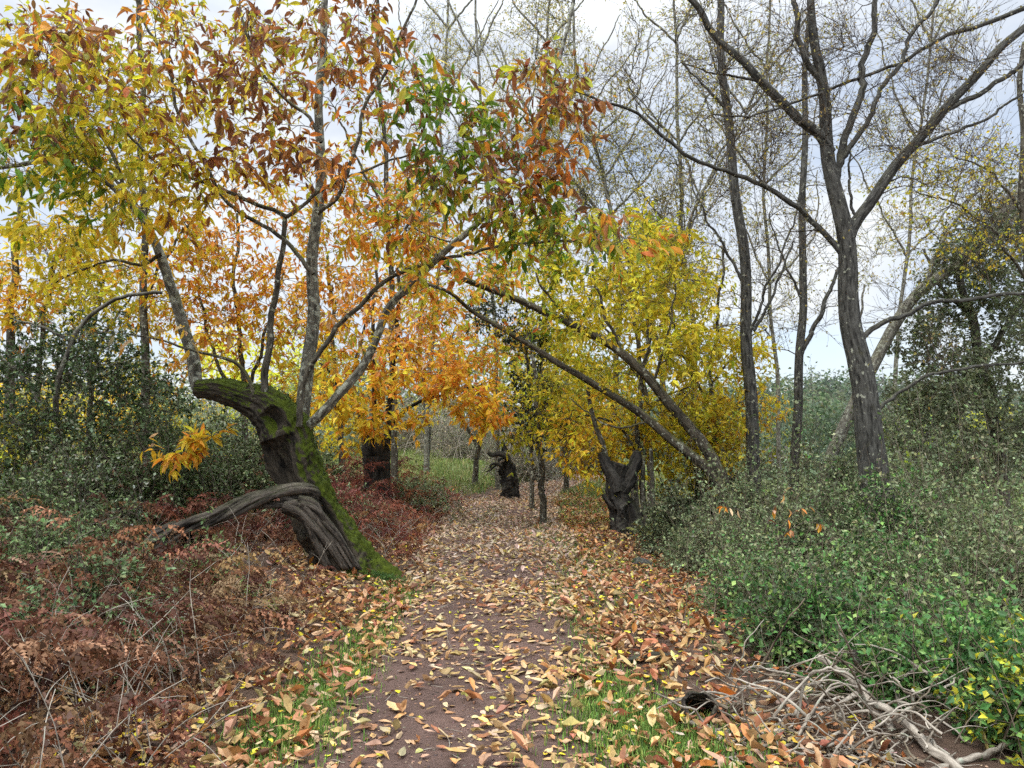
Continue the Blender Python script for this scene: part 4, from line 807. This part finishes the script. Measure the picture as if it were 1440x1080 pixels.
ba = np.stack([x, y, G(x, y)+hz*.9], -1); az = R_.uniform(0, 2*np.pi, n); Y = norm(np.stack([np.cos(az), np.sin(az), R_.uniform(-.6, 1.1, n)], -1)); Z = norm(A(0, 0, 1)-Y[:, 2:]*Y); X = np.cross(Y, Z)
szs = R_.uniform(.30, .80, n)*np.clip((-side(x, y)-.5)/1.2, .5, 1); cl = pal(BRK, n, .25)
m_ = (y > 9) & (x > -4.5); cl[m_] = pal([(.24,.085,.05),(.18,.06,.04),(.32,.14,.08),(.14,.045,.035)], m_.sum(), .25)
for k in range(8):
    m = mo == k; b.stamp(DEADF[k], ba[m], X[m], Y[m], Z[m], szs[m], cl[m])
for _ in range(120):
    yy = R_.uniform(3.3, 8.0); xx = pathx(yy)-R_.uniform(1.5+.05*yy, 1.7+.62*yy)
    if bracken_d(np.array([xx]), np.array([yy]))[0] < .3: continue
    fern(b, A(xx, yy, float(G(xx, yy))+R_.uniform(.0, .3)), int(R_.integers(1, 4)), (.45, .9), BRK+[(.30,.17,.09),(.24,.12,.07),(.36,.24,.14)], (.5, 1.6), BIGD)
o = b.build('dead_bracken', FERN); o['kind'] = 'stuff'
b = MB(); k = R_.random(n) < np.where(y < 6.5, .5, .28); nn_ = k.sum(); p0 = np.stack([x[k], y[k], G(x[k], y[k])], -1); dr = norm(rdir(nn_)*.55+A(0, 0, 1.)); q = mktw(p0, dr, R_.uniform(.3, .85, nn_), 9, -.35, .10)
b.tubes(q, twr(q, .0036, .0018), 4, cap=False); b2 = subtw(q, 2, (.1, .3), 5, -.4); b.tubes(b2, twr(b2, .002, .001), 3, cap=False); o = b.build('dead_bracken_stalks', B_TWIG); o['kind'] = 'stuff'

# bushes ------------------------------------------------------------
def bush(name, label, cat, c, rx, ry, h, stems, colf, leaf=(.03,.05), tm=OVAL, per=5, ntw=6, tl=(.12,.35), group=None, mat=B_TWIGD, sub=1, lm_=EVER, arch=.5, flat=.6, rr=.004, bare=0):
    c = np.asarray(c, float); org = A(c[0], c[1], float(G(c[0], c[1]))); root = thing(name, label, cat, org, group)
    n = stems; b0 = np.stack([c[0]+R_.normal(0, rx*.45, n), c[1]+R_.normal(0, ry*.45, n)], -1); b0 = np.c_[b0, G(b0[:, 0], b0[:, 1])-.03]
    u = rdir(n); u[:, 2] = np.abs(u[:, 2]); rad = R_.uniform(.45, 1, n)[:, None]; tip = org+u*A(rx, ry, h)*rad; tip[:, 2] = np.maximum(tip[:, 2], G(tip[:, 0], tip[:, 1])+.05)
    tt = np.linspace(0, 1, 8)[None, :, None]; mid = (b0+tip)/2; mid[:, 2] = np.maximum(b0[:, 2], tip[:, 2])+h*arch*R_.uniform(0, .35, n)
    st = (1-tt)**2*b0[:, None]+2*tt*(1-tt)*mid[:, None]+tt**2*tip[:, None]; st[:, 1:] += R_.normal(0, .015, (n, 7, 3))
    T = Tree(); T.br = list(st); tw = T.twigs(ntw, tl, 4, .05, 1., tmin=.2); tw = vis(tw, -60, 1500, -60, 1140)
    b = MB(); b.tubes(st, twr(st, rr, rr*.5), 5, cap=False); b.tubes(tw, twr(tw, rr*.5, rr*.25), 3, cap=False); lm = MB(); leaves(lm, tw, per, leaf, tm, colf, droop=.05, tip=.25, flat=flat, spread=1.)
    if bare:
        ub = b0[R_.integers(0, n, bare)]+R_.normal(0, rx*.3, (bare, 3))*A(1, 1, 0); up_ = mktw(ub, norm(rdir(bare)*.35+A(0, 0, 1)), R_.uniform(.8, 1.7, bare)*h, 9, .05, .12)
        b.tubes(up_, twr(up_, rr*.9, rr*.35), 5, cap=False); u2 = subtw(up_, 4, (.15*h, .35*h), 5, .1); b.tubes(u2, twr(u2, rr*.4, rr*.2), 3, cap=False); leaves(lm, u2, 3, leaf, tm, colf, droop=.1, tip=.3, flat=flat)
    if sub:
        t2 = subtw(tw, sub, (tl[0]*.4, tl[1]*.6), 3, 0); b.tubes(t2, twr(t2, rr*.3, rr*.2), 3, cap=False); leaves(lm, t2, per, leaf, tm, colf, droop=.05, tip=.25, flat=flat, spread=1.)
    b.build('stems', mat, root, org)
    if lm.n: lm.build('foliage', lm_, root, org)
    return root
GRB = [(.08,.20,.05),(.12,.26,.065),(.06,.15,.045),(.24,.37,.10)]
GRY = [(.20,.27,.12),(.27,.33,.16),(.15,.21,.09),(.31,.34,.16)]
KB = 'bramble bushes right of the path'
for (px, py, d, rx, ry, h, st, cols, lf, lab) in [
    (1385,985,4.9,.55,.4,.60,60,GRB,(.035,.075),'dense green bramble patch behind the heap of dead sticks'),
    (1475,1050,4.1,.45,.45,.62,50,GRB+YGR[:1],(.035,.075),'bright green bramble at the bottom right corner'),
    (1150,915,5.5,.75,.45,.58,80,GRB+DG,(.03,.065),'blue-green bramble mound in front of the bare poplar'),
    (1235,1000,4.75,.45,.22,.34,44,GRB,(.03,.06),'low dark-leaved bramble tucked behind the pale forked branch'),
    (1345,905,5.7,.9,.5,.75,90,GRB+GRY,(.03,.055),'tall bramble mound with yellowish tips at right'),
    (1080,860,6.6,.8,.6,.65,80,GRY+GRB,(.03,.05),'greyish bramble mound bordering the leaf litter'),
    (1230,830,7.4,1.,.8,.95,110,GRB+GRY,(.035,.06),'deep green thicket below the largest poplar'),
    (1430,840,6.6,.9,.7,1.4,110,GRY+GRY+OLV,(.035,.06),'grey-green shrub crowding the right edge'),
    (1390,790,8.5,1.2,.9,1.9,130,GRY,(.04,.065),'pale grey-green shrub mass under the evergreen oak'),
    (1010,800,8.8,.8,.7,.95,100,OLV+GRY,(.03,.055),'olive twiggy shrub between charred stump and poplars'),
    (1120,780,9.2,1.,.8,1.5,120,GRY+OLV,(.035,.06),'olive shrub around the feet of the slim poplars'),
    (950,765,10.8,.7,.6,1.05,70,DG+OLV,(.04,.065),'dark green shrub right of the charred stump'),
    (1250,770,9.4,1.3,.6,1.75,150,GRB+OLV,(.045,.07),'leafy thicket hugging the base of the largest poplar'),
    (1360,740,12.,1.6,1.,1.9,100,GRY+[(.2,.27,.1)],(.05,.08),'soft grey shrub line before the green meadow'),
    (1060,750,11.2,1.1,.8,1.8,120,OLV+GRY,(.045,.07),'twiggy olive shrub behind the arching stems'),
    (1180,735,12.6,1.6,.9,2.2,140,GRY+OLV,(.055,.085),'grey thicket behind the bare poplars'),
    (1000,730,13.5,1.2,.9,1.7,100,DG+OLV,(.055,.085),'dark thicket under the yellow crowns'),
    (1280,720,17.,2.,1.2,2.4,80,GRY,(.07,.10),'distant grey-green thicket beyond the poplar trunk')]:
    w_ = P(px, py, d); bush('bramble_bush', lab, 'bush', (w_[0], d), rx, ry, h, st, pl(cols), lf, group=KB, per=5, ntw=9, rr=.004, bare=int(10+h*12), flat=.45, mat=B_STK if d < 9 else B_TWIGD)
KL = 'shrubs left of the path'
DKG = [(.06,.10,.025),(.09,.13,.04),(.045,.07,.02),(.14,.18,.07)]
SIL = [(.34,.38,.27),(.18,.22,.12),(.09,.14,.05)]
for (px, py, d, rx, ry, h, st, cols, lf, lab) in [
    (40,760,7.4,1.1,.7,1.15,90,DKG,(.035,.06),'dark green shrub at the left edge below the oak thicket'),
    (110,700,8.8,1.2,.8,1.5,110,DKG+SIL,(.04,.065),'shrub with pale silvery leaves left of the leaning trunk'),
    (220,720,9.6,1.1,.8,2.0,120,DKG,(.04,.065),'dark shrub right behind the broken dead limb'),
    (330,700,11.,1.3,.9,2.1,120,DKG+OLV,(.05,.08),'shadowy green shrub beneath the mossy trunk'),
    (20,690,9.8,1.2,.9,1.9,90,DKG+YGR,(.045,.07),'yellowish green shrub at the far left'),
    (60,820,5.8,.55,.4,.85,55,[(.13,.20,.07),(.20,.26,.11)],(.03,.05),'low pale bramble among red bracken at left edge'),
    (130,880,5.2,.4,.3,.75,44,[(.10,.17,.06),(.17,.23,.10)],(.035,.055),'small blue-green bramble sprig in the red bracken'),
    (120,800,6.6,.4,.3,.6,36,[(.10,.17,.06),(.16,.22,.08)],(.03,.05),'small green bramble left of the dead limb tip'),
    (185,960,4.7,.22,.2,.42,22,[(.10,.18,.06),(.17,.24,.09)],(.03,.05),'tiny bramble sprig in the bracken near the grassy verge'),
    (55,985,4.4,.28,.2,.5,26,[(.10,.18,.07),(.17,.24,.09)],(.03,.05),'small bramble sprig at the bottom left corner'),
    (300,800,6.9,.3,.25,.4,24,[(.12,.18,.06),(.2,.25,.08)],(.03,.05),'little green bramble under the arch of the dead limb'),
    (490,700,11.5,.8,.6,.7,60,OLV+GRY,(.04,.065),'olive shrub just right of the leaning trunk'),
    (580,700,15.,1.2,.8,.65,50,OLV+GRY,(.05,.08),'low olive shrub in front of the red bracken bank'),
    (250,670,18.,2.,1.,2.2,90,OLV+DKG+YGR,(.07,.11),'broad olive shrub far behind the orange spray'),
    (380,670,19.,2.,1.,2.0,90,OLV+DKG,(.07,.11),'dull green shrub far behind the mossy trunk'),
    (430,680,15.5,1.4,.9,1.2,70,OLV+DKG,(.06,.09),'grey-green shrub beside the black pollard head')]:
    w_ = P(px, py, d); bush('shrub', lab, 'shrub', (w_[0], d), rx, ry, h, st, pl(cols), lf, group=KL, per=5, ntw=9, rr=.004, bare=int(4+h*8))
THK = [(.46,.38,.24),(.36,.33,.18),(.52,.42,.26)]
for (px, d, rx, h, lab) in [(600,34,2.6,3.0,'pale twiggy thicket at the back of the clearing'),(655,31,2.4,2.9,'buff leafless thicket beyond the broken black stump'),(740,25,1.6,2.2,'buff thicket behind the sapling by the path'),(545,36,3.,3.4,'distant twiggy thicket behind the pollard with orange leaves'),(810,27,2.,1.8,'dark tangled thicket beyond the bend of the path')]:
    w_ = P(px, 690, d); bush('thicket', lab, 'bush', (w_[0], d), rx, 1.2, h, 110, pl(THK, GREY), (.06, .10), per=2, ntw=8, tl=(.3,.8), rr=.014, mat=B_TWIG if px < 800 else B_TWIGD, group='leafless thickets beyond the clearing')

# living ferns
for (px, py, n, L_, cols, lab, dz) in [
    (350,850,7,(.24,.34),[(.16,.26,.08),(.24,.32,.10)],'green fern at the foot of the dead limb',0),(385,865,5,(.16,.24),[(.30,.36,.10)],'small pale green fern right beside the larger green one',0),
    (205,665,6,(.28,.38),[(.52,.46,.08),(.42,.42,.08)],'yellow fern standing in the dark shrub left of the trunk',.25),(545,745,7,(.30,.40),[(.40,.34,.08),(.5,.34,.08)],'yellowing fern right of the leaning trunk',.05),
    (590,752,5,(.22,.30),[(.5,.27,.09)],'tan fern nearest the path beyond the trunk',0),(505,760,5,(.25,.32),[(.34,.32,.08)],'olive fern tight against the trunk foot',0),
    (910,765,6,(.34,.46),[(.38,.38,.08),(.3,.34,.08)],'yellow-green fern right of the charred stump',0.05),(112,920,5,(.2,.3),[(.14,.20,.10)],'dull green fern in the bracken at left',.1)]:
    g = onG(px, py); g = g+A(0, 0, dz*1.0); root_b = MB(); fern(root_b, g, n, L_, cols)
    b2 = MB(); b2.tubes(np.array([[g-A(0, 0, dz+.05), g-A(0, 0, dz*.5), g+A(0, 0, .02)]]), np.full((1, 3), .006), 6)
    root = thing('fern', lab, 'fern', g, 'living ferns'); root_b.build('fronds', FERN, root, g); b2.build('stem', B_TWIGD, root, g)

# ================================================================== 8. dead sticks, log, stones at right
def stick(name, label, px, w0, w1, mat, cat='branch', side_=(), group=None, n=30, wob=.006, S=9):
    """px: (px,py,d)"""
    p = catmull(P(*np.array(px, float).T), n); p = p+wob*np.stack([np.sin(np.arange(n)*1.1+len(px)), np.cos(np.arange(n)*.9), np.sin(np.arange(n)*1.7)], -1); dm = p[:, 1].mean()
    b = MB(); b.tubes(p, np.linspace(w0, w1, n)/F*dm, S, bump=.09)
    for q, a0, a1 in side_:
        qq = catmull(P(*np.array(q, float).T), 18); b.tubes(qq, np.linspace(a0, a1, 18)/F*dm, 6, bump=.06)
    o = b.build(name, mat, None, p[0]); return tag(o, label, cat, group)
SG = 'dead branches heaped at the lower right'
stick('dead_branch', 'thickest pale forked branch slanting across the heap of sticks', [(1150,925,4.6),(1190,950,4.5),(1225,985,4.35),(1265,1010,4.2),(1300,1045,4.0),(1350,1085,3.8),(1390,1115,3.7)], 5, 7, B_TWIG,
    side_=[([(1205,975,4.4),(1180,990,4.35),(1155,1003,4.3)],4,2),([(1215,985,4.35),(1245,1010,4.3),(1262,1050,4.15),(1285,1100,3.9)],5.5,5),([(1265,1010,4.2),(1310,1045,4.05),(1370,1085,3.9)],3,2)], group=SG)
stick('dead_branch', 'pale bent stick reaching in from the right edge, bottom corner', [(1455,1018,4.3),(1435,1035,4.2),(1400,1055,4.0),(1360,1068,3.9),(1310,1085,3.8)], 3.5, 4, B_TWIG, group=SG)
stick('dead_branch', 'pale curved stick lying on the leaves beside the hollow log', [(970,1017,4.1),(985,1022,4.05),(1010,1035,4.0),(1035,1058,3.9),(1062,1088,3.75)], 3, 6, B_TWIG, group=SG)
stick('dead_branch', 'lichen-yellow upright broken stick left of the heap', [(1058,1000,4.2),(1070,1025,4.1),(1082,1050,4.0),(1100,1090,3.85)], 5.5, 8, bark('lichen_stick',(.12,.11,.05),(.40,.38,.16),.3,(.3,.28,.06),.3,30), group=SG)
stick('dead_branch', 'long brown stick lying in the bramble at right', [(1280,978,4.6),(1320,981,4.6),(1365,987,4.6),(1405,1003,4.5)], 3, 2.5, B_TWIG, group=SG)
stick('dead_branch', 'long thin pale cane sloping through the blue-green bramble', [(1180,890,5.),(1220,925,4.8),(1260,955,4.7),(1300,990,4.6)], 1.6, 2.2, B_TWIG, group=SG)
stick('dead_branch', 'thin arched twig springing from the heap over a yellow leaf', [(1120,1040,4.2),(1125,990,4.2),(1135,955,4.2),(1160,940,4.2),(1190,948,4.2),(1220,965,4.2)], 2, 1.6, B_TWIG, group=SG)
stick('dead_branch', 'silvery double-arched twig at the front of the heap', [(1120,1060,4.0),(1128,1025,4.0),(1145,1000,4.05),(1165,997,4.1),(1192,1018,4.1)], 2.2, 1.8, B_TWIG, side_=[([(1128,1025,4.),(1160,975,4.05),(1190,962,4.1)],1.8,1.3)], group=SG)
tb = MB(); tb2 = MB()
for k in range(190):
    a = A(R_.uniform(1020, 1330), R_.uniform(945, 1090)); L_ = R_.uniform(20, 130); an = R_.uniform(-1.2, 1.2)+(np.pi if R_.random() < .5 else 0); d = 4.6-.9*(a[1]-940)/150
    ar = R_.uniform(-.05, .28)*L_; pts = [P(a[0]+L_*u*np.cos(an)+R_.normal(0, 2.2), a[1]+L_*u*np.sin(an)-ar*np.sin(np.pi*u)+R_.normal(0, 2.2), d+.12*np.sin(k+u*3)) for u in (0, .15, .33, .5, .68, .84, 1)]
    p = catmull(pts, 14); p[:, 2] = np.maximum(p[:, 2], G(p[:, 0], p[:, 1])+.02); (tb if k % 3 else tb2).tubes(p, np.linspace(1.6, .6, 14)*R_.uniform(.5, 1.7)/F*4.2, 5, bump=.05)
o = tb.build('dead_twig_tangle', B_TWIG); o['kind'] = 'stuff'; o = tb2.build('brown_twig_tangle', B_STK); o['kind'] = 'stuff'
for px, lab, w_ in [([(1203,915,4.7),(1205,955,4.7),(1211,1000,4.6),(1220,1040,4.5)], 'broken brown upright stake rising from the stick heap', 5), ([(1281,893,4.8),(1283,925,4.8),(1282,960,4.8),(1280,1000,4.8)], 'taller grey upright stake in the bramble at right', 4.2), ([(1049,932,4.6),(1051,960,4.6),(1057,1000,4.55)], 'slim black upright stake at the litter edge', 2), ([(1262,905,4.8),(1264,935,4.8),(1270,965,4.8)], 'thin dark stem just left of the taller grey stake', 1.6)]:
    px = px+[(px[-1][0]+3, px[-1][1]+45, px[-1][2])]; stick('dead_stake', lab, px, w_*.9, w_*1.1, B_OLIVE if w_ > 2.1 else B_TWIGD, 'stake', group='upright dead stakes in the bramble', n=20)
# hollow log: bark tube with wall thickness
g = onG(983, 1018); g = g+A(0, -.03, .11)
b = MB(); n, S = 24, 40; th = np.linspace(0, 2*np.pi, S, endpoint=False); ax = norm(A(.15, 1., -.55)); U = norm(np.cross(ax, A(0, 0, 1))); V = np.cross(U, ax)
prof = [(0, .092), (.02, .098), (.10, .10), (.22, .095), (.34, .08), (.40, .05), (.38, .02), (.30, .04), (.2, .07), (.06, .076), (0, .078)]
t_ = np.array([q[0] for q in prof]); rr_ = np.array([q[1] for q in prof]); w_ = 1+.08*np.sin(3*th[None]+t_[:, None]*20)+.05*np.sin(7*th[None]+t_[:, None]*9)
vv = g+ax*t_[:, None, None]+(rr_[:, None]*w_)[..., None]*(np.cos(th)[None, :, None]*U+np.sin(th)[None, :, None]*V*.85); j = np.arange(S); i = np.arange(len(prof)-1)[:, None]*S
b.add(vv, [np.stack(np.broadcast_arrays(i+j, i+(j+1) % S, i+S+(j+1) % S, i+S+j), -1).reshape(-1, 4), np.stack([(len(prof)-1)*S+j, (len(prof)-1)*S+(j+1) % S, (j+1) % S, j], -1)], None, None, True)
tag(b.build('hollow_log', B_DEAD, None, g), 'short black hollow log end lying on the leaf litter at lower right', 'log')
def rock(label, px, py, s, seed, col=((.03,.03,.03),(.12,.11,.10)), nm='rock'):
    g = onG(px, py); r = np.random.default_rng(seed); th = np.linspace(0, 2*np.pi, 28, endpoint=False); ph = np.linspace(-np.pi/2, np.pi/2, 18)[:, None]
    u = np.stack([np.cos(ph)*np.cos(th), np.cos(ph)*np.sin(th), np.sin(ph)+0*th], -1); rad = 1+.16*np.sin(u[..., 0]*4+seed)+.12*np.sin(u[..., 1]*6+u[..., 2]*5+seed)+.06*np.sin(u[..., 0]*13+u[..., 2]*11)
    v = g+u*rad[..., None]*np.array(s)+A(0, 0, s[2]*.35); b = MB(); i = np.arange(17)[:, None]*28; j = np.arange(28)
    b.add(v, [np.stack(np.broadcast_arrays(i+j, i+(j+1) % 28, i+28+(j+1) % 28, i+28+j), -1).reshape(-1, 4)], None, None, True); return tag(b.build(nm, bark('stone%d' % seed, *col, .3, scale=20), None, g), label, 'rock', None)
rock('dark rock half buried in litter at the right edge of the path', 903, 799, (.15,.11,.09), 3)
rock('small dark stone at the left margin of the litter right of path', 800, 843, (.05,.05,.035), 5)
g = onG(910, 938); b = MB(); th = np.linspace(.2, np.pi*1.15, 26); p = g+np.stack([.16*np.cos(th)+.02, .10*np.sin(th), .03+.02*np.sin(th*2)], -1); b.tubes(p, .028*np.sin(np.linspace(.25, np.pi-.1, 26))+.006, 12, bump=.12)
tag(b.build('bark_piece', B_BURN, None, g), 'curved black piece of bark on the leaves right of the path', 'bark')
# orange seedling leaves among the twigs at right
b = MB(); lm = MB()
q = [catmull(P(*np.array(s).T), 10) for s in ([(1075,745,7.),(1090,712,7.),(1105,690,7.)], [(1100,740,7.),(1120,718,7.),(1140,712,7.)], [(1090,760,7.),(1130,735,7.),(1160,738,7.)], [(1060,735,7.2),(1040,718,7.2),(1015,712,7.2)])]
g = P(1095, 820, 7.); g[2] = G(g[0], g[1]); q.append(catmull([g, P(1092, 780, 7.), P(1085, 745, 7.)], 10)); Q = np.array(q); b.tubes(Q, twr(Q, .005, .0025), 5)
leaves(lm, Q[:4], 8, (.06, .10), CHEST, pl(ORG+TAN, RUST), droop=.8, tip=.4)
root = thing('chestnut_seedling', 'small seedling with withered orange leaves above the brambles', 'seedling', g); b.build('stem', B_TWIGD, root, g); lm.build('foliage', DRY, root, g)
